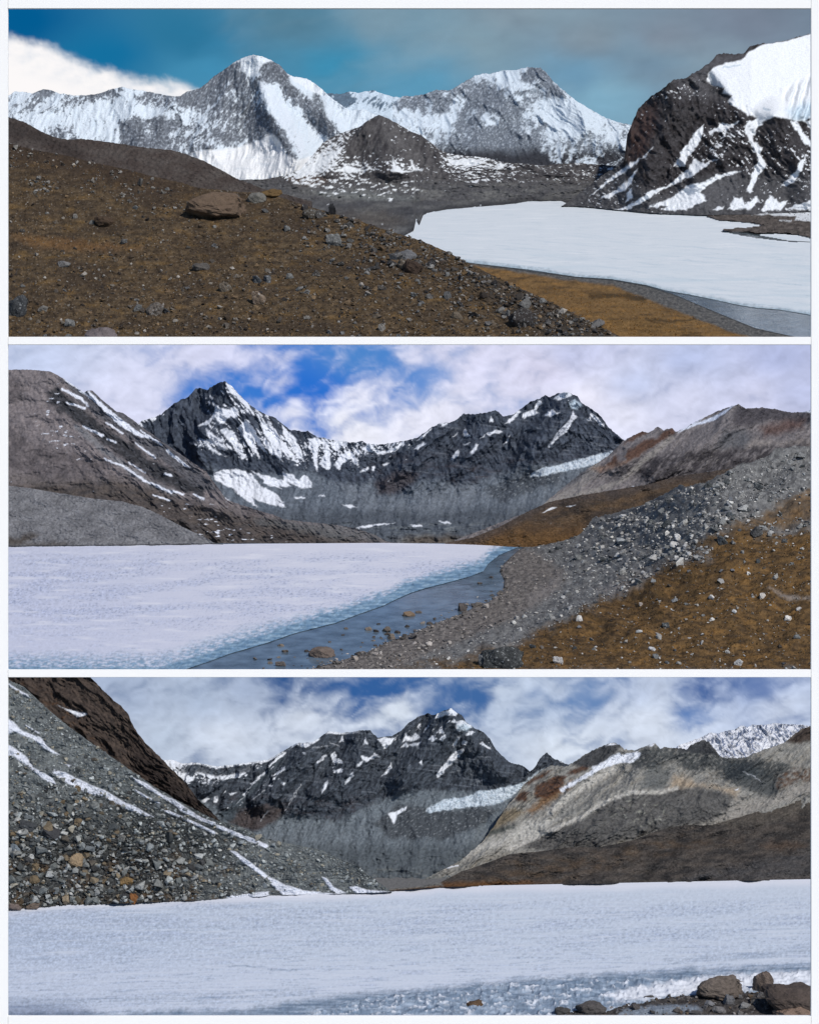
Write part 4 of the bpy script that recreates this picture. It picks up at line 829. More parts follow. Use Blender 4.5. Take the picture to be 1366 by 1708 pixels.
# left valley side
left2 = ip(z2a([(38, 138), (100, 136), (180, 138), (250, 145), (290, 165), (330, 190), (380, 225), (415, 248), (430, 243), (460, 241), (500, 280), (560, 330), (580, 345), (610, 352), (660, 385), (700, 420), (760, 460), (830, 510), (900, 560), (960, 600), (1020, 640), (1080, 720), (1120, 780), (1200, 810), (1300, 840), (1366, 860)])
           + z2b([(100, 880), (300, 900), (450, 920), (560, 960), (600, 985), (640, 996)]) + [(-330, 590)])
def d_2c(S):
    fr = ss(40, 130, S.U - .35 * (S.V - 616))
    D = (alpine(S, 40, .6, -1.0, 311, 2.6) + alpine(S, 12, .16, -1.0, 313, 2.4)) * (.06 + .94 * fr) + .08 * fbm(S.U / 4, S.V / 4, 4, 315) + .5 * fbm(S.U / 60, S.V / 24, 4, 317)
    return D
def c_2c(S):
    C = mix(rgb(S, (134, 126, 126)), lin((106, 101, 104)), ss(-.4, .5, streak(S, 9, 30, -.4, 319)))
    C = mix(C, lin((62, 58, 60)), np.maximum(mpoly(S, z2a([(0, 420), (90, 430), (150, 500), (260, 520), (400, 560), (520, 600), (560, 660), (500, 640), (420, 680), (280, 700), (240, 690), (150, 670), (60, 640), (0, 620)]), 14, 9), mpoly(S, z2a([(0, 160), (60, 180), (130, 230), (110, 290), (0, 290)]), 8, 7)) * (.5 + .4 * S.n(18, 321)))
    C = mix(C, lin((110, 104, 100)), mpoly(S, z2a([(0, 640), (130, 660), (280, 710), (250, 740), (120, 700), (0, 700)]), 10, 6) * .4)
    rk = mpoly(S, z2a([(235, 300), (240, 250), (290, 225), (330, 260), (400, 320), (440, 360), (520, 420), (600, 470), (680, 520), (720, 570), (800, 600), (900, 660), (1000, 720), (1010, 780), (900, 740), (760, 680), (680, 620), (560, 540), (440, 440), (330, 370)]), 6, 8)
    C = mix(C, mix(rgb(S, (46, 48, 52)), lin((76, 78, 84)), ss(-.1, .5, streak(S, 9, 8, -.8, 323))), rk * .92)
    ot = mpoly(S, z2a([(300, 170), (430, 240), (470, 240), (620, 350), (760, 460), (960, 600), (1090, 740), (1000, 740), (850, 620), (700, 520), (560, 420), (400, 310)]), 4, 5)
    C = mix(C, mix(rgb(S, (92, 94, 100)), lin((64, 66, 72)), ss(-.3, .4, streak(S, 7, 12, -1, 325))), ot * .8)
    C = mix(C, lin((124, 126, 130)), mline(S, z2a([(380, 420), (520, 540), (650, 640), (760, 710), (860, 750)]), 5, 4, 4) * .7)
    lo = ss(-16, 16, S.V - ip(z2a([(0, 700), (300, 690), (560, 680), (760, 720), (900, 780), (1366, 880)]) + z2b([(400, 960), (640, 990)]) + [(-330, 800)])(S.U) + 8 * S.n(30, 327))
    C = mix(C, mix(rgb(S, (84, 76, 70)), lin((62, 59, 58)), ss(-.4, .4, fbm(S.U / 26, S.V / 8, 5, 329))), lo * .85)
    C = mix(C, lin((96, 100, 102)), mpoly(S, z2b([(-40, 880), (100, 885), (300, 900), (450, 920), (560, 955), (600, 985), (350, 980), (150, 930), (-40, 900)]), 7, 5) * .55)
    sn = np.zeros(S.U.shape, F)
    L = [[(315, 180, 2), (400, 240, 5), (480, 300, 3), (540, 350, 6), (560, 370, 2)], [(310, 235, 5), (400, 280, 6), (440, 320, 3)], [(440, 250, 4), (520, 330, 9), (600, 400, 12), (690, 460, 8), (740, 475, 4)], [(330, 300, 3), (420, 330, 4)], [(415, 420, 4), (510, 465, 5)], [(530, 400, 3), (610, 455, 4)], [(530, 480, 3), (575, 498, 4)],
         [(670, 500, 3), (770, 575, 4)], [(830, 540, 6), (880, 580, 7), (940, 625, 3)], [(520, 580, 3), (620, 620, 4), (720, 690, 4), (850, 745, 5)], [(640, 600, 3), (720, 650, 3)], [(760, 760, 3), (840, 785, 4)], [(820, 655, 5), (850, 662, 4)], [(700, 440, 3), (800, 510, 5)], [(960, 575, 6), (1010, 610, 4)], [(860, 740, 4), (905, 755, 5)], [(960, 755, 3), (1010, 780, 4)]]
    for k, p in enumerate(L): sn = np.maximum(sn, mline(S, [(x * .3367, 570 + y * .3367, w_ * .42) for x, y, w_ in p], 0, 1.1, 2.5, 8, 331 + k))
    d = dens_pts(S, [(76, 665, .35), (82, 700, .3), (84, 715, .35), (105, 728, .35), (108, 735, .4), (50, 735, .12), (155, 755, .3), (60, 650, .15), (30, 680, 0), (60, 760, 0), (190, 815, .15), (160, 740, .05), (290, 845, .3), (320, 840, .3), (340, 850, .35), (345, 862, .35), (365, 880, .4), (360, 895, .4), (405, 900, .32), (445, 895, .25), (440, 902, .3),
                     (300, 870, .1), (240, 830, .08), (230, 680, .15), (270, 745, .2), (310, 775, .25), (330, 790, .25), (350, 810, .15), (280, 800, .15), (400, 860, .05), (470, 880, .03), (520, 890, .02), (150, 700, .08), (200, 750, .06)], 3.2, 6)
    N = fbm((S.U + .2 * S.V) / 13, S.V / 4.2, 5, 351) * 1.2
    sn = np.maximum(sn, cover(N, d * .9, .04))
    return mix(C, lin((224, 228, 238)), sn)
S2c = sheet('valley_side', FRM_L, 655, left2, lambda u: u * 0 + 914, lambda U, V: 150.6 + .027 * (914 - V), d_2c, c_2c, M_MTN, 'grey valley side with snow gullies left of the middle lake', jag=1.2)

# alluvial fan at the left shore
fan2 = ip(z2a([(38, 712), (150, 725), (300, 750), (450, 775), (600, 790), (700, 815), (800, 860), (900, 915), (1000, 960), (1060, 995), (1100, 1003)]) + [(-330, 770)])
far2 = ip([(-330, 916), (13, 911.5), (100, 910.5), (200, 909.8), (300, 908.5), (357, 907.6), (440, 906.8), (640, 905.5), (740, 907), (800, 909), (860, 912.5), (1000, 916), (1700, 916)])
def d_fan(S): return .25 * fbm(S.U / 40, S.V / 20, 4, 361) + .10 * fbm(S.U / 4.5, S.V / 3.5, 4, 363)
def c_fan(S):
    C = mix(rgb(S, (126, 126, 129)), lin((104, 104, 107)), ss(-.4, .5, fbm((S.U + S.V) / 40, S.V / 20, 5, 365)))
    C = mix(C, lin((136, 138, 140)), ss(.15, .5, fbm(S.U / 4, S.V / 3, 4, 367)) * .6)
    C = mix(C, lin((74, 66, 58)), mpoly(S, z2a([(0, 1010), (0, 960), (90, 975), (150, 950), (190, 960), (120, 1000), (330, 1000), (300, 1012)]), 6, 5) * .75)
    return mix(C, lin((50, 52, 54)), ss(2.2, .4, far2(S.U) - S.V) * .7)
S2d = sheet('gravel_fan', FRM_L, 372, fan2, far2, lambda U, V: pl2(far2(U)) - .1 + .028 * (far2(U) - V), d_fan, c_fan, M_SCREE, 'pale grey gravel fan at the left shore of the middle lake', jag=.8)

# brown slope in the middle distance, right
mid2 = ip([(740, 906), (760, 902), (790, 896), (830, 880), (880, 853), (916, 837), (969, 826), (1022, 817), (1079, 808), (1129, 794), (1186, 786), (1229, 779), (1290, 765), (1360, 750), (1700, 700)])
def d_m2(S): return .7 * fbm((S.U + .5 * S.V) / 70, S.V / 50, 3, 371) + .14 * fbm(S.U / 18, S.V / 16, 4, 373) + .06 * fbm(S.U / 4, S.V / 3, 3, 375)
def c_m2(S):
    C = mix(rgb(S, (92, 76, 60)), lin((68, 60, 54)), ss(-.4, .4, fbm(S.U / 36, S.V / 12, 5, 377)))
    C = mix(C, lin((116, 84, 46)), ss(860, 905, S.V + 8 * S.n(30, 379)) * .55)
    C = mix(C, lin((74, 68, 66)), ss(22, 4, S.V - mid2(S.U) + 6 * S.n(22, 381)) * .7)
    C = mix(C, lin((122, 118, 114)), ss(.25, .55, fbm(S.U / 5, S.V / 3, 4, 383)) * .4)
    return mix(C, lin((228, 230, 234)), np.maximum(mpoly(S, z2f([(70, 325), (110, 300), (140, 298), (90, 318)]), 1, 2), mpoly(S, z2f([(180, 295), (225, 288), (200, 298)]), 1, 2)))
S2e = sheet('hillside', 742, FRM_R, mid2, far2, lambda U, V: pl2(far2(U)) - .05 + .035 * (far2(U) - V), d_m2, c_m2, M_TURF, 'brown grass slope coming down to the far right shore of the middle lake', jag=1.0)

# near shore and rocky slope on the right
near2 = ip([(470, 1112), (500, 1104), (560, 1086), (640, 1054), (700, 1030), (760, 1004), (800, 984), (824, 950), (838, 925), (852, 915), (866, 911), (880, 906), (916, 891), (969, 873), (1022, 857), (1076, 836), (1129, 816.5), (1182, 799), (1236, 779), (1289, 761), (1352, 743.6), (1420, 722), (1700, 660)])
SHORE2 = [(430, 1140), (500, 1117), (560, 1101), (610, 1085), (640, 1070), (690, 1052), (725, 1036), (760, 1024), (790, 1010), (815, 1000), (836, 985), (838, 968), (830, 952), (838, 938), (850, 926), (864, 914), (880, 906)]
def shore_d(U, V):
    """pixels inland from the waterline of the middle lake"""
    d = sd_poly(np.asarray(U, F), np.asarray(V, F), SHORE2 + [(880, 400), (2400, 400), (2400, 1300), (430, 1300)])
    return -d
def y_2f(U, V):
    d = shore_d(U, V); b = pl2(V); slope = 126.6 + .047 * (1124 - V)
    return b - (b - np.minimum(b, slope)) * ss(4, 330, d) - .0
def d_2f(S):
    d = shore_d(S.U, S.V); S.sd = d
    nz = ss(860, 1080, S.V)
    hump = .45 * fbm(S.U / 80, S.V / 40, 3, 391) + .12 * fbm(S.U / 22, S.V / 12, 3, 393)
    hump = np.maximum(hump, -.02 - .3 * ss(120, 260, d) * ss(1112, 1060, S.V)) * ss(1121, 1080, S.V)
    return -.06 + ss(0, 6, d) * .08 + hump * ss(10, 120, d) + ss(2, 20, d) * (.035 * ridged(S.U / (5 + 4 * nz), S.V / (3 + 2 * nz), 4, 395) + .03)
TURF2 = z2f([(1700, 380), (1328, 400), (1150, 430), (1060, 400), (960, 400), (880, 440), (820, 520), (640, 570), (540, 640), (420, 690), (330, 760), (200, 830), (60, 900), (-60, 960), (-220, 1000), (-420, 1040), (-690, 1060), (-560, 1040), (-380, 1090), (1700, 1090)])
TURF2b = [(1300, 845), (1353, 818), (1400, 830), (1353, 870), (1290, 880), (1240, 886), (1210, 895), (1180, 905)]
def turf2(S):
    return np.maximum(mpoly(S, TURF2, 16, 26, 40, 397), np.maximum(mpoly(S, TURF2b, 8, 8, 14, 399) * .8, mpoly(S, [(1150, 910), (1190, 895), (1260, 880), (1270, 890), (1200, 915)], 6, 6) * .9))
def c_2f(S):
    d = S.sd
    gr = mix(rgb(S, (128, 128, 127)), lin((92, 92, 93)), ss(-.3, .4, fbm(S.U / 10, S.V / 6, 5, 401)))
    gr = mix(gr, lin((140, 140, 140)), ss(.15, .5, fbm(S.U / 4, S.V / 3, 4, 403)) * .6)
    tf = mix(rgb(S, (112, 88, 58)), lin((76, 62, 46)), ss(-.3, .4, fbm(S.U / 20, S.V / 5, 5, 405)))
    tf = mix(tf, lin((140, 106, 62)), ss(.05, .5, fbm(S.U / 44, S.V / 13, 5, 407)) * .65)
    tf = mix(tf, lin((54, 44, 36)), ss(.12, .45, fbm(S.U / 14, S.V / 2.8, 5, 409)) * .8)
    tf = mix(tf, lin((112, 104, 92)), ss(.38, .55, fbm(S.U / 4, S.V / 2.5, 3, 411)) * .6)
    t = turf2(S); S.tf = t
    C = mix(gr, tf, t)
    bch = mpoly(S, [(430, 1140), (500, 1117), (640, 1070), (760, 1024), (836, 985), (830, 952), (850, 926), (868, 912), (905, 930), (940, 955), (942, 975), (910, 1000), (860, 1035), (800, 1060), (720, 1090), (660, 1117), (640, 1140)], 8, 5)
    bc = mix(rgb(S, (134, 128, 123)), lin((96, 92, 90)), ss(-.4, .4, fbm(S.U / 8, S.V / 3.5, 5, 413)))
    bc = mix(bc, lin((140, 134, 128)), ss(.2, .5, fbm(S.U / 4, S.V / 2, 4, 415)) * .5)
    C = mix(C, bc, bch); S.bch = bch
    C = mix(C, lin((152, 146, 142)), mpoly(S, z2f([(0, 720), (60, 680), (180, 600), (180, 640), (100, 740), (0, 770)]), 8, 6) * .4 + mpoly(S, z2f([(330, 690), (420, 660), (560, 670), (520, 690), (400, 706)]), 8, 6) * .6 + mpoly(S, z2f([(1120, 700), (1220, 710), (1330, 735), (1330, 745), (1220, 728)]), 4, 5) * .6)
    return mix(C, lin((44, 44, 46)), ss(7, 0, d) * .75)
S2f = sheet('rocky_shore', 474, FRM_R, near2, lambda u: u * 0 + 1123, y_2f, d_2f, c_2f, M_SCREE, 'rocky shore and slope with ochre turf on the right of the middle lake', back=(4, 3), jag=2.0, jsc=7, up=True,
           keep=lambda S: shore_d(S.U, S.V) > -14)
# ice and water of the middle lake
ice2_near = ip([(-330, 1122), (270, 1121), (285, 1117), (320, 1104), (350, 1094), (385, 1081), (420, 1071), (450, 1062), (490, 1048), (520, 1040), (560, 1030), (600, 1015), (640, 1001), (660, 991), (685, 980), (710, 972), (750, 962), (785, 952), (806, 945), (814, 934), (832, 922), (863, 912.5), (900, 908)])
def c_ice2(S):
    C = mix(rgb(S, (222, 223, 234)), lin((206, 210, 228)), ss(500, 60, S.U + 30 * S.n(80, 3)) * .8)
    b = ss(-.35, .25, fbm(S.U / 150, (S.V + .04 * S.U) / 16, 4, 421)) * ss(1080, 1010, S.V) * ss(912, 940, S.V)
    fl = ss(.12, .34, fbm(S.U / 5.5, S.V / 1.9, 4, 423)) * b
    C = mix(C, lin((112, 126, 164)), fl * .7)
    C = mix(C, lin((178, 188, 214)), b * .35)
    C = mix(C, lin((186, 194, 216)), ss(.1, .5, fbm(S.U / 60, S.V / 3, 4, 425)) * .5 * ss(912, 930, S.V))
    C = mix(C, lin((238, 238, 244)), ss(.1, .5, fbm(S.U / 70, S.V / 7, 4, 427)) * .6)
    e = ice2_near(S.U) - S.V - 9 - 5 * S.n(34, 6)
    C = mix(C, mix(rgb(S, (104, 136, 164)), lin((150, 178, 198)), ss(-.3, .4, fbm(S.U / 22, S.V / 3.5, 5, 432))), ss(2, -3, e))
    wdt = 20 * ss(560, 340, S.U) + 13 + 10 * S.n(30, 5)
    sl = ss(wdt, wdt * .1, e)
    sl = sl * ss(-4, 0, e)
    C = mix(C, lin((128, 160, 186)), sl * ss(-.5, .25, fbm(S.U / 12, S.V / 3, 4, 429)) * .95)
    C = mix(C, lin((226, 232, 240)), sl * ss(.1, .4, fbm(S.U / 9, S.V / 2.4, 4, 430)) * .7)
    return C
sheet('lake_ice', FRM_L, 900, far2, lambda u: ice2_near(u) + 9 * ss(880, 780, u), lambda U, V: pl2(V), lambda S: .005 * fbm(S.U / 5, S.V / 2, 3, 9) + .012 * ss(22, 4, ice2_near(S.U) - S.V) * fbm(S.U / 8, S.V / 3, 4, 431), c_ice2, M_ICE, 'frozen lake with a blue slushy edge in front of the ring of peaks', back=None, up=True, rows=170)
M_WATER2 = water_mat('blue_lake_water', (0.095, 0.135, 0.18), 4, .12)
flat_sheet('water', Z2, [(-330, 1123), (1000, 1123), (1000, 905), (-330, 905)], M_WATER2, 'blue open water between the ice edge and the stony shore of the middle lake', -.025)

# ================================================================== BOTTOM VIEW: scree slope, dark peak, wide ice with rough edge
def pl3(v): return plane_y(v, Z3)
z3a = lambda pts: zm(0, 1120, .3367, pts)
z3b = lambda pts: zm(260, 1120, .3367, pts)
z3c = lambda pts: zm(680, 1120, .2635, pts)
z3d = lambda pts: zm(1000, 1120, .2679, pts)
z3f = lambda pts: zm(680, 1450, .5022, pts)
def sky3(S):
    pts = [(190, 1150, .85), (280, 1140, .8), (330, 1180, .9), (250, 1230, .9), (400, 1140, .75), (430, 1160, .85), (462, 1138, .15), (480, 1150, .2), (540, 1145, .1), (500, 1165, .7), (560, 1165, .55), (600, 1150, .15), (630, 1160, .12), (640, 1140, .35), (690, 1150, .15), (720, 1140, .2), (660, 1185, .9),
           (500, 1200, .95), (400, 1220, .95), (330, 1250, .85), (760, 1150, .4), (785, 1165, .08), (800, 1140, .5), (830, 1150, .85), (835, 1140, .4), (860, 1175, .75), (890, 1160, .4), (905, 1180, .75), (970, 1165, .3), (990, 1178, .25), (930, 1150, .8), (1020, 1180, .8), (1100, 1150, .85), (940, 1215, .6), (860, 1220, .75), (900, 1245, .95), (1000, 1215, .95),
           (1080, 1200, .95), (1150, 1150, .35), (1185, 1148, .08), (1165, 1175, .5), (1180, 1195, .3), (1155, 1185, .35), (1120, 1170, .8), (1220, 1150, .5), (1260, 1140, .35), (1320, 1140, .5), (1250, 1180, .8), (1330, 1180, .85), (1200, 1210, .8), (1100, 1230, 1), (1300, 1200, .9), (60, 1150, .85)]
    blue = [(480, 1140, lin((44, 84, 140))), (620, 1150, lin((52, 96, 156))), (780, 1160, lin((64, 104, 160))), (980, 1170, lin((104, 136, 184))), (1185, 1150, lin((66, 98, 156))), (1300, 1140, lin((104, 128, 178))), (280, 1150, lin((120, 142, 180))), (1170, 1200, lin((104, 136, 190)))]
    wh = [(200, 1150, lin((166, 178, 202))), (330, 1160, lin((170, 182, 204))), (270, 1230, lin((186, 196, 214))), (380, 1230, lin((206, 212, 226))), (500, 1210, lin((206, 212, 226))), (640, 1190, lin((206, 212, 224))), (420, 1150, lin((160, 172, 196))), (820, 1160, lin((186, 196, 214))), (900, 1180, lin((176, 188, 210))), (950, 1250, lin((212, 218, 230))), (1080, 1210, lin((210, 216, 230))), (1050, 1150, lin((182, 192, 214))), (1300, 1180, lin((198, 206, 226))), (1260, 1150, lin((160, 174, 206)))]
    return cloud_sky(S, pts, blue, wh, .5, 120, 70, 505)
sky('sky', SKY3, 1126, 1500, 0, None, 'grey white cloud with dark blue breaks over the scree slope and wide ice', None, None, sky3)

# far snow mountain on the right
def d_3c(S): return alpine(S, 22, .55, -.5, 521, 1.6) + alpine(S, 8, .2, -.4, 523, 1.6)
def c_3c(S):
    N = .8 * streak(S, 9, 14, -.6, 525, 4) + .7 * np.clip(-S.gu, -1, 1)
    d = dens_pts(S, [(1140, 1245, .35), (1185, 1228, .35), (1210, 1225, .45), (1235, 1215, .3), (1260, 1225, .55), (1290, 1215, .55), (1300, 1225, .25), (1330, 1215, .5), (1280, 1240, .4), (1220, 1245, .5)])
    return mix(rgb(S, (238, 241, 248)), lin((112, 124, 150)), cover(N, d - .1, .1))
sheet('mountain', 1115, FRM_R, ip(z3d([(440, 500), (490, 460), (560, 435), (630, 410), (690, 380), (740, 385), (780, 370), (830, 365), (880, 335), (920, 345), (960, 330), (1020, 335), (1090, 318), (1160, 328), (1230, 330), (1310, 340)]) + [(1500, 1230), (1700, 1250)]),
      lambda u: u * 0 + 1330, lambda U, V: 122.4 + .012 * (1330 - V), d_3c, c_3c, M_MTN, 'distant bright snow mountain behind the pale ridge', jag=2.0, jsc=6, back=(1.5, 4))

# dark peak
ridge3 = ip([(200, 1290)] + z3b([(50, 440), (85, 437), (130, 455), (210, 452), (300, 470), (380, 462), (490, 447), (560, 437), (620, 400), (700, 355), (780, 352), (820, 325), (855, 297), (920, 303), (980, 300), (1015, 293), (1060, 293), (1100, 330), (1170, 320), (1220, 290), (1250, 255), (1300, 225)])
            + z3c([(130, 265), (160, 280), (210, 260), (270, 240), (310, 270), (340, 280), (365, 320), (420, 360), (480, 385), (520, 430), (560, 500), (640, 575), (700, 590), (735, 600), (770, 632), (800, 612), (835, 550), (878, 512), (920, 550), (970, 570), (1000, 585), (1040, 590)]) + [(1010, 1330)])
def d_3a(S):
    up = ss(30, -40, S.V - ip([(270, 1350), (380, 1370), (450, 1370), (560, 1350), (640, 1330), (760, 1310), (900, 1310)])(S.U))
    sp = lambda pts, w_, a: a * ss(w_, 0, sd_line(S.U, S.V, pts)) * (.04 + .96 * up)
    D = alpine(S, 50, 1.1, .5, 531, 1.8) * (.15 + .85 * up) + alpine(S, 15, .34, .2, 533, 2.2) * (.2 + .8 * up) + .07 * fbm(S.U / 4, S.V / 4, 4, 535)
    D = D + sp([(751, 1183), (735, 1225), (700, 1270), (672, 1310)], 40, 1.2) + sp([(617, 1219), (600, 1260), (570, 1310), (500, 1350)], 40, 1.0) + sp([(523, 1238), (490, 1290), (440, 1340)], 34, .9) + sp([(751, 1185), (790, 1240), (830, 1290)], 34, .8)
    D = D + .03 * np.sin((S.V - .1 * S.U) / 3.1 + 3 * S.n(40, 7)) * up
    return D + .8 * ss(1370, 1470, S.V) + (1 - up) * (.28 * fbm(S.U / 24, S.V / 50, 4, 528) + .25 * fbm(S.U / 40, S.V / 12, 4, 530) * ss(1400, 1430, S.V))
def c_3a(S):
    C = mix(rgb(S, (80, 87, 96)), lin((50, 55, 62)), ss(-.4, .4, streak(S, 9, 16, .4, 537)))
    C = mix(C, lin((76, 82, 90)), ss(.15, .6, streak(S, 18, 4.5, .1, 539)) * .55)
    C = mix(C, lin((116, 122, 130)), ss(.12, .45, fbm((S.U - S.V * .3) / 60, (S.V - .12 * S.U) / 3.2, 4, 542)) * .6)
    C = mix(C, lin((66, 54, 52)), ss(-.1, .5, streak(S, 40, 12, 0, 541)) * .6 * ss(1310, 1345, S.V))
    up = ip([(270, 1340), (330, 1332), (360, 1345), (380, 1372), (420, 1388), (430, 1384), (470, 1360), (500, 1362), (530, 1362), (560, 1370), (590, 1358), (620, 1340), (660, 1326), (700, 1318), (760, 1320), (830, 1320), (900, 1310), (1010, 1300)])(S.U)
    ta = ss(-5, 6, S.V - up + 8 * streak(S, 10, 34, .5, 543))
    tal = mix(rgb(S, (116, 124, 130)), lin((90, 98, 105)), ss(-.4, .5, streak(S, 8, 60, .45, 545)))
    tal = mix(tal, lin((114, 118, 122)), ss(.1, .6, streak(S, 12, 60, .8, 547)) * .4)
    low = ss(1395, 1425, S.V + 8 * S.n(50, 8))
    tal = mix(tal, lin((72, 78, 82)), low * .6); tal = mix(tal, lin((114, 118, 118)), ss(.0, .5, fbm(S.U / 20, S.V / 6, 5, 549)) * ss(1440, 1452, S.V) * .8)
    C = mix(C, tal, ta)
    isl = mpoly(S, [(620, 1375), (660, 1345), (700, 1345), (740, 1352), (800, 1345), (830, 1352), (800, 1380), (740, 1400), (680, 1400), (650, 1398)], 6, 8, 14, 9)
    C = mix(C, mix(rgb(S, (74, 79, 84)), lin((130, 134, 138)), ss(.12, .4, streak(S, 7, 6, .8, 551))), isl)
    C = mix(C, lin((80, 72, 70)), mpoly(S, z3b([(360, 745), (430, 690), (560, 660), (640, 690), (600, 740), (500, 790), (400, 770)]), 5, 5) * .8)
    C = mix(C, lin((72, 82, 88)), mpoly(S, z3b([(310, 720), (440, 600), (540, 500), (600, 440), (640, 430), (560, 520), (460, 620), (380, 740), (340, 745)]), 5, 5) * .6)
    N = streak(S, 6, 12, .5, 553, 4) * .85 + .5 * np.clip(S.gv, -1, 1) - .3 * np.clip(S.gu, -1, 1)
    B = lambda pts: [(*zm(260, 1120, .3367, [(x, y)])[0], v) for x, y, v in pts]
    Cc = lambda pts: [(*zm(680, 1120, .2635, [(x, y)])[0], v) for x, y, v in pts]
    d = dens_pts(S, B([(60, 445, .95), (100, 455, .9), (200, 458, .35), (300, 474, .6), (400, 466, .6), (500, 450, .6), (150, 465, .2), (250, 475, .1), (330, 485, .1), (430, 480, .1), (110, 490, .75), (160, 530, .75), (130, 520, .5), (230, 495, .75), (270, 515, .7), (330, 520, .75), (400, 500, .7), (450, 480, .7), (190, 560, .25), (250, 540, .45), (350, 550, .1), (250, 600, .02), (400, 560, .05),
                    (560, 450, .5), (620, 410, .55), (520, 520, .3), (600, 490, .35), (625, 480, .6), (600, 520, .5), (660, 400, .2), (700, 360, .55), (750, 365, .6), (740, 410, .15), (800, 345, .1), (860, 320, .06), (880, 350, .18), (920, 330, .35), (960, 320, .1), (1040, 350, .35), (1060, 310, .06), (800, 440, .3), (830, 420, .35), (880, 410, .5), (900, 440, .4), (890, 495, .45),
                    (850, 560, .4), (950, 540, .4), (980, 450, .3), (1040, 420, .5), (1090, 415, .5), (1010, 400, .25), (1120, 350, .45), (1160, 340, .5), (1150, 380, .4), (1200, 300, .6), (1230, 280, .5), (720, 560, .25), (640, 550, .3), (700, 480, .1), (750, 500, .12), (700, 620, .05), (800, 600, .06), (900, 620, .04), (1000, 560, .06), (1080, 480, .1), (1150, 500, .35), (1100, 600, .03), (1200, 360, .3), (1280, 320, .4), (1280, 380, .25), (1320, 450, .12), (800, 700, .01), (1000, 800, 0), (600, 800, 0), (1200, 480, .1)])
                  + Cc([(20, 330, .5), (60, 290, .75), (110, 275, .5), (60, 350, .5), (40, 420, .6), (10, 390, .4), (50, 460, .35), (150, 430, .55), (130, 310, .1), (190, 270, .85), (250, 265, .7), (290, 265, .6), (230, 300, .4), (210, 390, .55), (220, 430, .45), (270, 330, .35), (320, 340, .75), (360, 350, .75), (390, 380, .5), (350, 290, .05), (350, 460, .6), (320, 430, .3), (450, 400, .1), (490, 470, .45),
                        (330, 510, .4), (260, 570, .35), (220, 640, .2), (440, 540, .1), (100, 550, .1), (80, 580, .2), (550, 560, .04), (400, 600, .03), (500, 680, .06), (620, 640, .02), (860, 540, .05), (880, 590, .02), (970, 575, .3), (150, 700, 0), (20, 700, 0)]), 3.4, 7)
    xx = (S.U + .62 * (S.V - 1260) + 3 * S.n(26, 247)) / 6
    N = .8 * fbm(xx, S.V / 22, 5, 554, .5) + .35 * streak(S, 8, 5, .3, 556) + .35 * np.clip(S.gv, -1, 1)
    d = d * np.interp(S.U, [280, 440, 480, 700], [.9, .6, .38, .45])
    sn = cover(N, d - .03, .05) * (1 - .96 * ta)
    Bp = [(798, 452), (840, 413), (847, 420), (820, 447), (800, 460)], [(868, 417), (885, 398), (896, 420), (890, 430), (922, 440), (927, 457), (880, 457)], [(878, 490), (932, 485), (925, 500), (885, 507)], [(833, 562), (855, 538), (860, 550), (845, 582), (823, 608), (830, 580)], [(943, 547), (965, 515), (976, 498), (982, 515), (970, 537), (938, 562)], [(1018, 420), (1060, 430), (1085, 408), (1117, 425), (1070, 436), (1050, 447), (1030, 441)], [(998, 467), (1030, 445), (1020, 462), (1005, 477)], \
        [(1118, 522), (1150, 480), (1166, 453), (1172, 480), (1140, 512)], [(1098, 342), (1130, 328), (1180, 335), (1202, 313), (1160, 362), (1130, 387), (1120, 360)], [(1218, 352), (1240, 308), (1260, 330), (1280, 320), (1312, 330), (1270, 347), (1240, 342)], [(1213, 377), (1240, 353), (1252, 372)], [(1258, 367), (1312, 350), (1300, 372)], [(578, 522), (620, 490), (640, 473), (647, 490), (600, 517)], [(558, 472), (600, 430), (630, 398), (647, 408), (600, 447), (560, 477)], [(908, 350), (925, 318), (932, 347)], [(1028, 366), (1040, 333), (1052, 362)], \
        [(708, 362), (740, 353), (772, 365), (750, 382), (720, 372)], [(728, 404), (747, 404), (745, 412)], [(563, 565), (587, 563), (580, 573)], [(623, 552), (652, 553), (640, 564)], [(470, 560), (540, 500), (545, 505), (480, 565)], [(430, 610), (460, 590), (440, 615)], [(200, 490), (240, 480), (270, 510), (330, 520), (400, 500), (450, 478), (490, 455), (480, 480), (420, 525), (340, 540), (270, 530), (210, 505)], [(90, 490), (150, 500), (190, 540), (170, 550), (140, 545), (160, 580), (130, 545)]
    Cp = [(163, 302), (190, 268), (250, 255), (270, 238), (312, 270), (300, 292), (270, 285), (230, 287), (190, 302)], [(18, 432), (45, 388), (60, 400), (82, 420), (50, 430), (30, 437)], [(8, 460), (72, 453), (60, 477), (20, 472)], [(128, 437), (150, 408), (182, 430), (160, 447)], [(193, 375), (215, 368), (227, 390), (200, 402)], [(198, 432), (230, 403), (242, 420), (215, 447)], [(298, 330), (345, 313), (380, 335), (412, 355), (360, 372), (320, 387), (300, 360)], [(363, 412), (390, 378), (422, 385), (400, 407)], [(338, 445), (377, 443), (365, 472), (345, 467)], \
        [(453, 467), (470, 448), (490, 470), (527, 487), (500, 487), (480, 472)], [(332, 413), (310, 440), (288, 460), (290, 482), (302, 470)], [(352, 488), (320, 510), (332, 540), (300, 562), (270, 592), (230, 622), (210, 652), (188, 674), (178, 657), (230, 590), (270, 540), (300, 508)], [(268, 322), (292, 308), (302, 342)], [(58, 352), (75, 333), (82, 350), (65, 367)], [(73, 582), (85, 563), (92, 592)]
    for zz, lst in ((z3b, Bp), (z3c, Cp)):
        for k, p in enumerate(lst): sn = np.maximum(sn, mpoly(S, zz(p), .9, 2.6, 6, 660 + k) * ss(-.62, -.3, streak(S, 4, 10, .4, 690)))
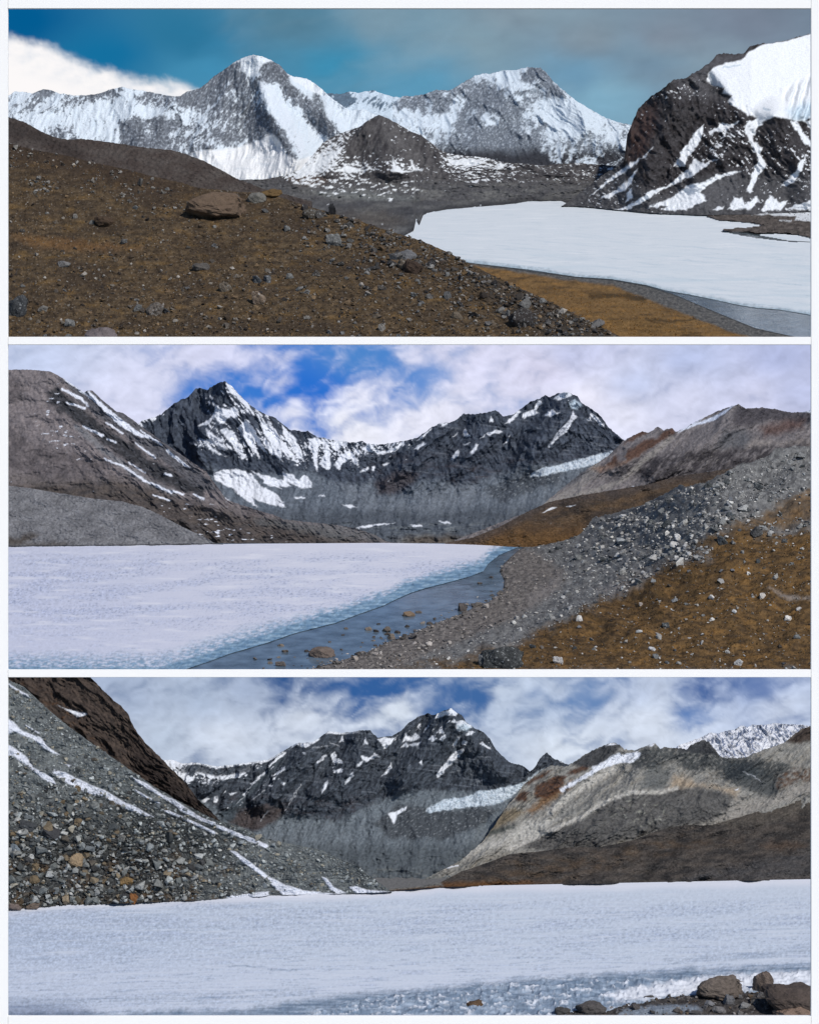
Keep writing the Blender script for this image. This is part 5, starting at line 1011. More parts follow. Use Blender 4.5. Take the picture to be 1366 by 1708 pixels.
    for k, p in enumerate([[(440, 605), (520, 515)], [(400, 660), (470, 590)], [(480, 640), (545, 590)], [(660, 660), (700, 590)], [(520, 740), (560, 690)], [(640, 690), (690, 620), (720, 560)], [(860, 350), (920, 380)], [(780, 385), (860, 370)]]): sn = np.maximum(sn, mline(S, z3b(p), .45, .8, 3, 8, 710 + k) * .55)
    rt = ridge3(S.U); sn = sn * (1 - .9 * ss(4, 7, S.V - rt) * ss(19, 14, S.V - rt) * ss(290, 320, S.U) * ss(440, 420, S.U))
    sn = np.maximum(sn, ss(4.5 + 2 * S.n(14, 3), 2.5, S.V - rt) * ss(270, 290, S.U) * ss(620, 560, S.U) * np.where(S.U > 470, ss(-.1, .2, S.n(22, 8)), 1))
    for k, p in enumerate([[(345, 500), (300, 560), (240, 610), (195, 670)], [(460, 460), (490, 475), (520, 488)], [(320, 420), (290, 470)]]): sn = np.maximum(sn, mline(S, z3c(p), 1.7, 1.1, 3, 8, 555 + k))
    for k, p in enumerate([[(225, 640), (255, 625), (268, 632), (240, 655)], [(288, 620), (305, 618), (305, 650), (290, 648)], [(362, 604), (405, 600), (375, 618)], [(1150, 705), (1200, 690), (1243, 668), (1235, 690), (1195, 712), (1180, 760)]]): sn = np.maximum(sn, mpoly(S, z3b(p), 1, 2.5, 8, 561 + k))
    sn = np.maximum(sn, mpoly(S, z3c([(1000, 585), (960, 572), (990, 570)]), 1, 1))
    C = mix(C, lin((226, 230, 236)), sn)
    C = mix(C, lin((176, 196, 208)), mpoly(S, z3c([(310, 350), (350, 335), (400, 355), (370, 375), (320, 375)]), 3, 2) * .7)
    for k, p in enumerate([[(270, 640), (330, 630), (360, 625)], [(400, 715), (470, 690), (500, 680)], [(395, 650), (440, 668), (480, 690)], [(380, 490), (410, 525)], [(380, 595), (480, 590)], [(430, 540), (520, 548)]]): C = mix(C, lin((138, 142, 148)), mline(S, z3c(p), .5, .9, 3, 10, 571 + k) * .8)
    g = mpoly(S, z3c([(110, 890), (140, 855), (200, 830), (230, 812), (330, 800), (420, 780), (430, 760), (520, 755), (600, 735), (680, 720), (740, 698), (800, 650), (860, 610), (790, 680), (700, 755), (650, 800), (570, 840), (450, 855), (330, 868), (220, 880), (130, 900)]), 1.4, 3, 8, 581)
    gi = mix(rgb(S, (208, 218, 226)), lin((150, 168, 182)), ss(-.1, .4, streak(S, 2.6, 7, .1, 583)))
    gi = mix(gi, lin((118, 134, 146)), ss(.0, .35, streak(S, 12, 2.6, .2, 585)) * .7)
    return mix(C, gi, g)
sheet('mountain', 196, 1014, ridge3, lambda u: u * 0 + 1486, lambda U, V: 115.6 + .021 * (1486 - V), d_3a, c_3a, M_MTN, 'dark rocky peak with grey talus fans behind the wide ice', jag=1.8, jsc=6)

# pale ridge, rusty crag and hills on the right
ridge3b = ip([(640, 1484), (700, 1470), (720, 1460)] + z3c([(330, 1200), (470, 1080), (560, 960), (620, 860), (700, 770), (735, 710), (860, 620), (905, 592), (960, 600), (1010, 600), (1030, 585), (1130, 520), (1210, 480), (1280, 450), (1340, 465)])
             + z3d([(110, 450), (150, 485), (215, 490), (280, 465), (340, 447), (370, 480), (400, 472), (480, 475), (540, 485), (560, 460), (640, 425), (680, 440), (720, 490), (750, 530), (800, 540), (900, 535), (980, 500), (1080, 465), (1150, 440), (1210, 390), (1260, 355), (1315, 340)]) + [(1500, 1180), (1700, 1170)])
def d_3b(S):
    D = alpine(S, 60, .7, .9, 591, 1.3) + alpine(S, 14, .16, .8, 593, 1.5) + .07 * fbm(S.U / 4, S.V / 4, 4, 595)
    sp = lambda pts, w_, a: a * ss(w_, 0, sd_line(S.U, S.V, pts)) * ss(1375, 1310, S.V)
    return D + sp(z3d([(330, 450), (320, 560), (200, 720), (0, 830), (-300, 960)]), 36, .5) + sp(z3d([(1000, 500), (900, 640), (820, 760), (700, 900)]), 30, .4) + .5 * mpoly(S, z3d([(-300, 1000), (0, 850), (120, 790), (250, 780), (470, 750), (760, 770), (700, 900), (350, 980), (0, 1080)]), 24, 4)
def c_3b(S):
    P = lambda pts, so=6, rg=6, k=1: mpoly(S, z3d(pts), so, rg, 12, k)
    Q = lambda pts, so=5, rg=5, k=1: mpoly(S, z3c(pts), so, rg, 11, k)
    C = mix(rgb(S, (150, 148, 142)), lin((116, 116, 114)), ss(-.4, .5, streak(S, 9, 26, 1.1, 597)))
    C = mix(C, lin((134, 124, 108)), ss(-.1, .6, streak(S, 24, 40, 1, 599)) * .5)
    C = mix(C, lin((62, 66, 68)), P([(160, 580), (230, 500), (340, 470), (480, 480), (640, 470), (750, 530), (900, 540), (1120, 560), (1200, 600), (1130, 680), (980, 660), (780, 690), (700, 620), (560, 620), (440, 560), (330, 610), (250, 600)], 6, 9, 601) * ss(-.6, .1, streak(S, 9, 9, .5, 603)) * .92)
    C = mix(C, lin((84, 88, 90)), P([(250, 740), (280, 620), (330, 590), (430, 600), (440, 680), (380, 750)], 7, 6, 605) * .7)
    C = mix(C, lin((58, 64, 68)), P([(780, 570), (900, 570), (1060, 640), (1140, 740), (1060, 790), (860, 720), (780, 660)], 6, 6, 607) * .8)
    C = mix(C, lin((84, 60, 44)), P([(1100, 660), (1180, 620), (1315, 600), (1500, 600), (1500, 700), (1220, 690), (1150, 730), (1100, 740)], 6, 7, 609) * ss(-.4, .3, streak(S, 10, 8, .6, 611)) * .85)
    C = mix(C, lin((58, 46, 40)), P([(1150, 440), (1210, 390), (1260, 355), (1315, 335), (1600, 300), (1600, 440), (1315, 440), (1220, 450)], 4, 4, 613) * .9)
    C = mix(C, lin((168, 150, 128)), P([(430, 730), (470, 650), (520, 660), (620, 710), (720, 710), (860, 740), (850, 800), (700, 720), (520, 725), (420, 750)], 7, 6, 615) * .75)
    C = mix(C, lin((176, 160, 142)), ss(.15, .5, streak(S, 7, 5, .3, 617)) * P([(640, 640), (760, 610), (780, 670), (700, 670)], 6, 5, 619) * .8)
    C = mix(C, lin((146, 142, 136)), P([(690, 940), (760, 850), (860, 780), (960, 800), (1100, 780), (1180, 720), (1315, 690), (1500, 660), (1500, 730), (1315, 760), (1060, 850), (850, 920), (700, 955)], 7, 6, 621) * .85)
    hill = P([(-500, 1090), (-300, 980), (-120, 930), (0, 830), (120, 765), (250, 755), (380, 760), (470, 730), (620, 725), (760, 750), (830, 780), (800, 860), (700, 930), (560, 960), (350, 1000), (0, 1100), (-300, 1130)], 6, 7, 623)
    hc = mix(rgb(S, (90, 89, 88)), lin((66, 66, 67)), ss(-.3, .4, fbm(S.U / 22, S.V / 9, 5, 625)))
    hc = mix(hc, lin((146, 146, 136)), ss(.12, .4, fbm(S.U / 8, S.V / 6, 5, 627)) * P([(80, 870), (160, 780), (300, 790), (420, 860), (400, 940), (250, 980), (120, 930)], 10, 8, 629) * .8)
    C = mix(C, hc, hill * .85)
    C = mix(C, lin((190, 187, 180)), np.maximum(mline(S, z3d([(480, 725), (380, 755), (180, 755), (60, 800), (0, 830), (-120, 910), (-330, 1000), (-560, 1110)]), 3.2, 2.5, 3), mline(S, z3c([(900, 890), (1000, 800), (1130, 720), (1300, 620)]), 5, 5, 5)) * .8)
    C = mix(C, lin((182, 180, 174)), Q([(230, 1190), (430, 1090), (560, 1060), (750, 950), (960, 930), (800, 1060), (560, 1130), (380, 1180)], 8, 6, 631) * .8)
    C = mix(C, lin((120, 108, 88)), Q([(180, 1190), (300, 1110), (430, 1000), (560, 910), (680, 870), (740, 900), (600, 980), (480, 1060), (330, 1150)], 6, 6, 633) * .85)
    C = mix(C, lin((70, 76, 74)), Q([(490, 1040), (500, 1010), (600, 990), (700, 965), (640, 1000), (540, 1040)], 3, 3, 635) * .8)
    rust = np.maximum.reduce([Q([(800, 800), (810, 720), (880, 690), (940, 660), (1010, 660), (980, 720), (940, 780), (880, 810), (840, 800)], 3, 5, 637), Q([(670, 800), (720, 760), (760, 760), (750, 820), (700, 830)], 3, 4, 639), Q([(1000, 650), (1060, 610), (1140, 590), (1140, 620), (1060, 655)], 3, 3, 641), Q([(735, 710), (860, 640), (920, 620), (860, 670), (760, 720)], 3, 3, 643)])
    C = mix(C, lin((120, 88, 54)), Q([(750, 890), (860, 790), (960, 740), (1040, 690), (1000, 760), (880, 850), (780, 910)], 6, 6, 645) * .8)
    C = mix(C, mix(rgb(S, (66, 46, 38)), lin((106, 68, 40)), ss(-.1, .5, streak(S, 6, 7, .6, 647))), rust * .9)
    C = mix(C, lin((58, 60, 64)), np.maximum(Q([(1020, 590), (1130, 520), (1210, 480), (1280, 452), (1345, 465), (1300, 540), (1200, 600), (1140, 610)], 3, 3, 649), P([(400, 470), (560, 455), (640, 425), (685, 440), (745, 530), (640, 510), (520, 500)], 3, 3, 651)) * .9)
    C = mix(C, lin((82, 83, 86)), Q([(-300, 1010), (-200, 960), (0, 930), (200, 880), (380, 870), (480, 860), (600, 870), (540, 920), (400, 1000), (200, 1090), (0, 1080), (-200, 1060)], 7, 8, 653) * .9)
    C = mix(C, lin((138, 136, 134)), ss(.2, .5, streak(S, 6, 6, 1, 655)) * Q([(-150, 1060), (0, 940), (200, 900), (160, 1000), (0, 1100)], 8, 6, 657) * .7)
    C = mix(C, lin((104, 108, 108)), Q([(-150, 1380), (-120, 1240), (0, 1230), (140, 1290), (240, 1310), (200, 1380)], 8, 7, 659) * .8)
    sn = np.maximum.reduce([mline(S, z3d([(-240, 740), (-100, 660), (0, 600), (100, 565), (200, 560), (240, 520)]), 3.0, 1.5, 4, 9, 661), mpoly(S, z3d([(20, 570), (90, 535), (180, 510), (240, 500), (200, 545), (80, 575)]), 1.5, 3), mpoly(S, z3d([(290, 465), (340, 447), (320, 470)]), 1, 1.5), mline(S, z3c([(1180, 610), (1250, 580), (1330, 530)]), 3, 2, 3), mpoly(S, z3c([(1250, 470), (1280, 450), (1320, 460)]), 1.5, 3), mpoly(S, z3c([(110, 1208), (150, 1200), (158, 1212), (125, 1216)]), .8, 1.5),
          mpoly(S, z3c([(1075, 1130), (1120, 1118), (1180, 1122), (1120, 1135)]), .8, 1.5), mline(S, z3c([(835, 1212), (890, 1180), (940, 1155)]), 1, 1, 2), mpoly(S, z3c([(900, 1165), (940, 1148), (955, 1160), (915, 1178)]), .8, 1.5), mpoly(S, z3d([(830, 740), (860, 730), (850, 742)]), .8, 1), mline(S, z3c([(250, 1250), (320, 1228)]), .8, 1, 2), mline(S, z3d([(880, 630), (960, 655), (1000, 690)]), .4, .8, 4) * .6])
    return mix(C, lin((224, 228, 236)), sn)
sheet('ridge', 640, FRM_R, ridge3b, lambda u: u * 0 + 1484, lambda U, V: 114.9 + .019 * (1484 - V), d_3b, c_3b, M_MTN, 'pale scree ridge with a rusty crag right of the dark peak', jag=2.6, jsc=6)

# dark brown hills along the far right shore
hill3 = ip([(640, 1487), (652, 1483), (690, 1480), (733, 1473), (767, 1455), (812, 1440), (849, 1425), (904, 1420), (943, 1414)] + z3d([(0, 1095), (200, 1055), (350, 995), (480, 965), (560, 955), (640, 960), (700, 955), (900, 900), (1060, 850), (1200, 800), (1315, 745)]) + [(1500, 1290), (1700, 1260)])
far3 = ip([(640, 1489), (652, 1487), (700, 1483), (733, 1481), (820, 1478.5), (900, 1477), (1000, 1475), (1100, 1473), (1200, 1471), (1352, 1468), (1700, 1462)])
def d_h3(S): return  .9 * fbm((S.U + .6 * S.V) / 90, S.V / 60, 3, 671) + .16 * fbm((S.U + 1.6 * S.V) / 22, (S.V - .4 * S.U) / 22, 4, 673) + .06 * fbm(S.U / 4, S.V / 3, 4, 675)
def c_h3(S):
    C = mix(rgb(S, (84, 78, 73)), lin((60, 58, 57)), ss(-.4, .4, fbm((S.U + S.V) / 40, S.V / 10, 5, 677)))
    C = mix(C, lin((90, 74, 58)), mpoly(S, z3d([(-900, 1320), (-700, 1270), (-560, 1200), (-300, 1170), (0, 1150), (200, 1080), (500, 1040), (900, 1060), (500, 1120), (200, 1180), (0, 1250), (-300, 1320)]), 12, 12) * ss(-.4, .5, fbm(S.U / 30, S.V / 10, 5, 679)) * .6)
    C = mix(C, lin((104, 70, 38)), ss(12, 2, far3(S.U) - S.V + 4 * S.n(26, 681)) * ss(960, 840, S.U) * .7)
    C = mix(C, lin((92, 74, 60)), mpoly(S, z3d([(1000, 1080), (1130, 1060), (1280, 1080), (1200, 1110), (1050, 1110)]), 8, 6) * .5)
    C = mix(C, lin((96, 92, 88)), ss(.2, .55, fbm((S.U + S.V) / 14, S.V / 5, 5, 683)) * .5)
    C = mix(C, lin((98, 92, 84)), mpoly(S, z3d([(700, 955), (900, 900), (1060, 850), (1200, 800), (1330, 740), (1500, 680), (1500, 800), (1330, 850), (1100, 930), (900, 960)]), 8, 8) * .6)
    C = mix(C, lin((78, 78, 80)), mpoly(S, z3d([(500, 1310), (700, 1230), (1000, 1190), (1315, 1110), (1500, 1100), (1500, 1310)]), 12, 10) * .5)
    C = mix(C, lin((118, 120, 118)), mpoly(S, [(640, 1482), (700, 1464), (735, 1472), (740, 1478), (650, 1486)], 3, 3) * .8)
    return mix(C, lin((42, 42, 42)), ss(2, .5, far3(S.U) - S.V) * .6)
S3f = sheet('hillside', 640, FRM_R, hill3, far3, lambda U, V: pl3(far3(U)) - .05 + .03 * (far3(U) - V), d_h3, c_h3, M_TURF, 'dark brown hillside along the far shore of the wide ice', jag=1.0, ang=25)

# brown rock spur on the left
spur3 = ip([(-330, 1124.5), (100, 1124.5), (145, 1125)] + z3a([(450, 25), (500, 80), (560, 140), (600, 168), (640, 215), (665, 275), (720, 350), (790, 420), (850, 480), (920, 550), (980, 630), (1040, 685), (1090, 742)]))
def d_sp(S): return alpine(S, 44, .9, -.9, 691, 1.4) + alpine(S, 14, .22, -.7, 693, 1.3) + .07 * fbm(S.U / 5, S.V / 4, 4, 695)
def c_sp(S):
    C = mix(rgb(S, (84, 73, 66)), lin((50, 45, 43)), ss(-.4, .4, streak(S, 10, 18, -.9, 697)))
    C = mix(C, lin((92, 82, 74)), ss(.1, .6, streak(S, 7, 5, -.6, 699)) * .6 * ss(1330, 1160, S.V))
    C = mix(C, lin((96, 68, 44)), ss(.05, .5, streak(S, 10, 12, -.9, 701)) * mpoly(S, z3a([(120, 60), (260, 120), (480, 330), (600, 440), (760, 560), (560, 420), (300, 230)]), 14, 9) * .8)
    C = mix(C, lin((44, 38, 36)), mpoly(S, z3a([(640, 330), (760, 430), (920, 580), (1080, 745), (960, 700), (800, 600), (700, 500)]), 10, 8) * .7)
    sn = np.maximum(mpoly(S, z3a([(285, 165), (320, 185), (400, 205), (435, 212), (418, 222), (385, 228), (345, 202)]), 1, 2), mpoly(S, z3a([(405, 203), (435, 210), (425, 218)]), 1, 1))
    return mix(C, lin((226, 230, 238)), sn)
Ssp = sheet('rock_spur', FRM_L, 368, spur3, lambda u: np.maximum(1400, 1380 + 0 * u), lambda U, V: 114.7 + .015 * (1371 - V), d_sp, c_sp, M_MTN, 'dark brown rock spur above the grey scree slope', jag=2.0, jsc=8, back=(4, 4))

# grey scree slope on the left
scr3 = ip([(-330, 1126), (0, 1128)] + z3a([(38, 40), (120, 75), (230, 180), (300, 240), (420, 330), (520, 400), (650, 490), (760, 568), (880, 638), (1000, 702), (1090, 743)]) + z3b([(320, 743), (420, 768), (540, 828), (640, 848), (740, 868), (800, 880), (900, 920), (1000, 963), (1080, 1028), (1165, 1090)]))
shr3 = ip([(-330, 1534)] + z3a([(38, 1180), (300, 1165), (600, 1150), (900, 1140), (1130, 1126), (1300, 1116)]) + z3b([(560, 1110), (860, 1106), (1165, 1094)]))
def d_sc(S):
    S.sn = snow3(S.U, S.V, 4.6 * S.n(9, 727, 5))
    nr = ss(1250, 1480, S.V) * ss(520, 200, S.U)
    return .5 * fbm((S.U + S.V) / 90, S.V / 50, 4, 711) + (.06 + .12 * nr) * ridged(S.U / (4 + 5 * nr), S.V / (3 + 4 * nr), 4, 713) + .10 * fbm(S.U / 16, S.V / 10, 3, 715) + .06 * S.sn
SN3 = [z3a(p) for p in ([(20, 225), (60, 245), (110, 295), (150, 310), (205, 330), (240, 375), (295, 415), (255, 405), (215, 380), (185, 350), (120, 320), (70, 300), (20, 318)], [(20, 350), (70, 380), (130, 425), (165, 475), (220, 505), (262, 530), (275, 560), (235, 548), (200, 522), (150, 478), (110, 455), (70, 425), (20, 415)],
       [(275, 490), (330, 505), (400, 540), (450, 565), (520, 590), (600, 640), (660, 665), (720, 700), (765, 722), (700, 712), (640, 690), (575, 660), (520, 625), (440, 608), (380, 580), (310, 545), (265, 510)], [(660, 528), (720, 552), (800, 608), (870, 640), (910, 668), (960, 700), (975, 715), (915, 695), (850, 655), (780, 612), (700, 565), (668, 545)],
       [(38, 55), (90, 90), (140, 118), (145, 130), (100, 108), (38, 68)], [(1135, 885), (1170, 895), (1240, 945), (1320, 1010), (1380, 1055), (1300, 1015), (1220, 960)], [(320, 458), (350, 466), (345, 475)])]
SN3 += [z3b(p) for p in ([(365, 885), (400, 900), (450, 945), (510, 985), (560, 1018), (640, 1058), (740, 1088), (860, 1100), (1000, 1108), (640, 1116), (600, 1085), (545, 1035), (480, 975), (420, 930)], [(825, 1020), (850, 1030), (880, 1070), (940, 1098), (900, 1104), (860, 1080)], [(955, 1070), (985, 1065), (1040, 1080), (1165, 1094), (1000, 1104)], [(350, 1110), (400, 1112), (480, 1100), (560, 1090), (560, 1120), (350, 1124)])]
L3 = [z3a(p) for p in ([(668, 590), (730, 625), (790, 655)], [(820, 690), (900, 725), (960, 752), (1060, 800)], [(900, 685), (1000, 735), (1060, 755)], [(1080, 770), (1150, 800), (1240, 835), (1320, 868)], [(130, 270), (165, 292), (195, 308)])]
def snow3(U, V, n):
    m = np.zeros(U.shape, F)
    for p in SN3: m = np.maximum(m, ss(1.6, -1.6, sd_poly(U + n, V + n * .7, p)))
    for p, w_ in zip(L3, (1.6, 2.4, 3.0, 3.4, 1)): m = np.maximum(m, ss(w_ + 1.4, w_ - 1.4, sd_line(U + n, V + n * .7, p)))
    return m
def c_sc(S):
    C = mix(rgb(S, (122, 127, 127)), lin((96, 101, 103)), ss(-.4, .4, fbm((S.U + .6 * S.V) / 20, S.V / 10, 5, 717)))
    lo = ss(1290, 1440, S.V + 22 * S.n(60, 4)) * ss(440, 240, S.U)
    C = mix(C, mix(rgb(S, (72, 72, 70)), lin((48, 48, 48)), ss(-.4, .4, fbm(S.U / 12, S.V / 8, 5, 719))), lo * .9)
    C = mix(C, lin((128, 132, 130)), ss(.1, .5, fbm(S.U / 5, S.V / 3.5, 4, 721)) * .5)
    C = mix(C, lin((96, 76, 52)), ss(.0, .45, S.n(26, 723)) * ss(1390, 1450, S.V) * ss(460, 300, S.U) * .6)
    C = mix(C, lin((64, 66, 68)), ss(.0, .5, fbm((S.U - .8 * S.V) / 30, (S.U + S.V) / 120, 4, 725)) * .4)
    return mix(C, lin((224, 228, 238)), S.sn)
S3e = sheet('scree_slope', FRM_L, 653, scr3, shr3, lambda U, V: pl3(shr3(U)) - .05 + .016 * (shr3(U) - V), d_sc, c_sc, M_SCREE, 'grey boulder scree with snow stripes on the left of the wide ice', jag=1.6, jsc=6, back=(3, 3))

# the wide ice with its rough near edge
ice3_top = lambda u: np.where(u < 646, shr3(u) - 1.5, far3(np.maximum(u, 646)) - 1.0)
def edge3(S):  # share of rough frozen brash along the near shore
    return mpoly(S, [(430, 1712), (520, 1690), (600, 1668), (680, 1655), (760, 1650), (860, 1640), (960, 1632), (1060, 1632), (1150, 1630), (1250, 1622), (1353, 1617), (1700, 1600), (1700, 1720)], 9, 9, 30, 751)
def d_i3(S):
    e = edge3(S); S.e = e
    return .004 * fbm(S.U / 5, S.V / 2, 3, 9) + e * (.16 * ridged((S.U + 10 * S.n(24, 2)) / 24, S.V / 7, 6, 753, .62) - .02)
def c_i3(S):
    C = mix(rgb(S, (208, 217, 229)), lin((194, 205, 222)), ss(600, 40, S.U + 40 * S.n(120, 3)))
    C = mix(C, lin((232, 234, 242)), ss(18, 3, S.V - ice3_top(S.U) + 4 * S.n(60, 755)) * .9)
    C = mix(C, lin((216, 222, 234)), ss(1580, 1640, S.V) * .5)
    b = ss(-.3, .3, fbm(S.U / 180, S.V / 20, 4, 757)) * ss(1495, 1515, S.V) * ss(1610, 1560, S.V)
    C = mix(C, lin((138, 152, 180)), ss(.1, .34, fbm(S.U / 7, S.V / 2.2, 4, 759)) * b * .62)
    C = mix(C, lin((178, 190, 210)), b * .3)
    C = mix(C, lin((180, 190, 212)), ss(.1, .5, fbm(S.U / 80, S.V / 3, 4, 761)) * .5 * ss(1500, 1520, S.V))
    grey = lin((140, 156, 178))
    st = fbm((S.U + 6 * S.n(40, 3)) / 70, (S.V + .045 * S.U + 3 * S.n(60, 4)) / 4.2, 5, 763, .55)
    reg = np.zeros(S.U.shape, F)
    for k, (p, w_, q) in enumerate([([(-330, 1676), (13, 1674), (130, 1670), (280, 1666), (420, 1660), (520, 1655)], 7, .5), ([(375, 1611), (440, 1615), (455, 1618), (505, 1620)], 1.2, .9), ([(1110, 1602), (1180, 1599), (1260, 1593), (1353, 1587), (1700, 1570)], 6, .55), ([(960, 1640), (1120, 1624), (1240, 1617), (1353, 1612), (1700, 1596)], 6, .9), ([(640, 1664), (800, 1648), (960, 1636)], 5, .5), ([(1225, 1566), (1262, 1566)], 1, .8), ([(310, 1548), (385, 1549)], 1, .6), ([(13, 1521), (44, 1520)], 1.4, .6)]):
        reg = np.maximum(reg, mline(S, p, w_, w_ * .8 + 1, 4, 22, 765 + k) * q)
    C = mix(C, grey, np.clip(reg * (.55 + 1.5 * st), 0, .85))
    C = mix(C, lin((150, 166, 188)), ss(.12, .45, st) * ss(1500, 1640, S.V) * .45)
    st2 = fbm(S.U / 150, (S.V + .03 * S.U) / 3.0, 5, 764, .6)
    C = mix(C, lin((176, 189, 207)), ss(.1, .4, st2) * .5 * ss(1490, 1510, S.V)); C = mix(C, lin((226, 231, 239)), ss(.1, .45, -st2) * .5)
    near = mpoly(S, [(-330, 1690), (200, 1692), (300, 1685), (420, 1686), (520, 1665), (700, 1652), (900, 1634), (1060, 1622), (1700, 1600), (1700, 1720), (-330, 1720)], 8, 9, 36, 781)
    C = mix(C, mix(rgb(S, (104, 124, 146)), lin((160, 175, 192)), ss(-.3, .5, fbm(S.U / 60, S.V / 3.6, 5, 783))), near * .92)
    br = ss(.05, .36, fbm(S.U / 26 + .4 * S.n(30, 2), S.V / 6, 6, 785, .62) + .3 * (S.D - .05) / .08 * S.e)
    C = mix(C, lin((228, 232, 240)), br * S.e * .95)
    C = mix(C, lin((150, 166, 184)), ss(.1, .5, fbm(S.U / 14, S.V / 4, 5, 787)) * S.e * .35)
    big = mpoly(S, [(1010, 1660), (1060, 1648), (1110, 1640), (1160, 1634), (1200, 1628), (1353, 1620), (1700, 1610), (1700, 1680), (1290, 1650), (1150, 1660), (1100, 1668), (1030, 1672)], 5, 5, 16, 789)
    return mix(C, lin((232, 235, 242)), big * .8)
S3i = sheet('lake_ice', FRM_L, FRM_R, ice3_top, lambda u: u * 0 + 1722, lambda U, V: pl3(V), d_i3, c_i3, M_ICE, 'wide lake ice with grey melt streaks and a rough white near edge', back=None, up=True)
BEACH3 = [(900, 1722), (915, 1693), (960, 1682), (1010, 1684), (1030, 1676), (1070, 1670), (1110, 1660), (1160, 1655), (1250, 1652), (1300, 1648), (1353, 1640), (1700, 1620), (1700, 1722)]
def d_b3(S):
    d = -sd_poly(S.U, S.V, BEACH3); S.bd = d
    return -.12 + ss(-4, 12, d) * .2 + ss(0, 80, d) * .3 + .05 * fbm(S.U / 18, S.V / 7, 4, 791) + .03 * fbm(S.U / 5, S.V / 3, 3, 792)
def c_b3(S):
    C = mix(rgb(S, (88, 84, 82)), lin((58, 56, 56)), ss(-.4, .4, fbm(S.U / 10, S.V / 5, 5, 793)))
    C = mix(C, lin((120, 112, 104)), ss(.1, .5, fbm(S.U / 5, S.V / 3, 4, 795)) * .5)
    return mix(C, lin((150, 162, 176)), mpoly(S, [(1035, 1690), (1080, 1684), (1150, 1686), (1170, 1694), (1110, 1700), (1030, 1704)], 4, 4) * .7)
S3b = sheet('beach', 880, FRM_R, lambda u: u * 0 + 1612, lambda u: u * 0 + 1726, lambda U, V: pl3(V), d_b3, c_b3, M_SCREE, 'stony beach at the near right corner of the wide ice', back=None, up=True, keep=lambda S: sd_poly(S.U + 5 * S.n(12, 3), S.V + 3 * S.n(10, 4), BEACH3) < 4)

# ================================================================== plain ground below the three stepped landscapes
def ground():
    z = -0.45; n = 40
    x = np.linspace(-150, 150, n); y = np.linspace(30, 330, n)
    X, Y = np.meshgrid(x, y); Z = z + 0 * X
    idx = np.arange(n * n).reshape(n, n); f = np.stack([idx[:-1, :-1], idx[:-1, 1:], idx[1:, 1:], idx[1:, :-1]], -1).reshape(-1, 4)
    c = np.repeat((.16 + .03 * fbm(X / 6, Y / 6, 4, 5))[..., None], 3, -1)
    o = link('ground', raw_mesh('ground', np.stack([X, Y, Z], -1).reshape(-1, 3), f, c.reshape(-1, 3), True), M_SCREE)
    tag(o, 'plain grey ground below the three landscapes', None, 'structure')
ground()

# ================================================================== the white mount with its three wide openings
M_WHITE = plain_mat('white_board', (0.96, 0.945, 0.92), 0.8)
MOUNT_D = 75.0
def mount():
    root = bpy.data.objects.new('window_mount', None); COL.objects.link(root)
    pxw = MOUNT_D / FPX
    root.location = tuple(np.array([0, 0, CAMZ]) + np.array([0, CP, -SP]) * MOUNT_D)
    root.rotation_euler = (-PITCH, 0, 0)          # tipped back to face the viewer
    tag(root, 'white mount with three wide openings, one above the other', 'mount')
    T = .12
    def bar(name, u0, v0, u1, v1):
        x0, x1 = (u0 - 683) * pxw, (u1 - 683) * pxw; z0, z1 = (854 - v1) * pxw, (854 - v0) * pxw
        b = .005
        xs, zs = (x0, x0 + b, x1 - b, x1), (z0, z0 + b, z1 - b, z1)
        vv = [(x0, b, z0), (x1, b, z0), (x1, b, z1), (x0, b, z1), (x0 + b, 0, z0 + b), (x1 - b, 0, z0 + b), (x1 - b, 0, z1 - b), (x0 + b, 0, z1 - b), (x0, T, z0), (x1, T, z0), (x1, T, z1), (x0, T, z1)]
        ff = [(4, 5, 6, 7), (0, 1, 5, 4), (1, 2, 6, 5), (2, 3, 7, 6), (3, 0, 4, 7), (1, 0, 8, 9), (2, 1, 9, 10), (3, 2, 10, 11), (0, 3, 11, 8), (9, 8, 11, 10)]
        me = bpy.data.meshes.new(name); me.from_pydata(vv, [], ff); me.update()
        o = link(name, me, M_WHITE, root); return o
    for v0, v1 in ((-60, 13), (561.5, 574.5), (1117, 1130), (1695.5, 1770)): bar('rail', 13.4, v0, 1352.6, v1)
    for u0, u1 in ((-60, 13), (1353, 1426)): bar('stile', u0, -60, u1, 2500)
mount()

# ================================================================== STONES
def ck(*cols):
    L_ = np.array([lin(c) for c in cols])
    return lambda u, v, r: L_[r.integers(0, len(L_), len(u))] * r.uniform(.7, 1.3, (len(u), 1))
def c1(*cols): return lambda u, v, r: cols[int(r.integers(len(cols)))]
GREY = ck((112, 112, 110), (88, 90, 92), (134, 132, 128), (66, 68, 70), (104, 98, 90))
PALE = ck((168, 168, 166), (142, 144, 144), (112, 114, 118), (186, 184, 178), (84, 86, 90), (160, 158, 154), (176, 175, 172))
MIXB = ck((104, 98, 90), (80, 74, 68), (140, 134, 126), (58, 52, 48), (96, 80, 62), (112, 94, 72), (70, 60, 50))
SCREE = ck((140, 145, 145), (116, 121, 123), (162, 166, 164), (92, 96, 98), (132, 136, 134), (140, 135, 122))
SCREED = ck((112, 115, 113), (80, 83, 83), (130, 131, 127), (60, 62, 62), (118, 106, 88), (148, 150, 148), (98, 101, 99), (86, 80, 72), (160, 160, 156))

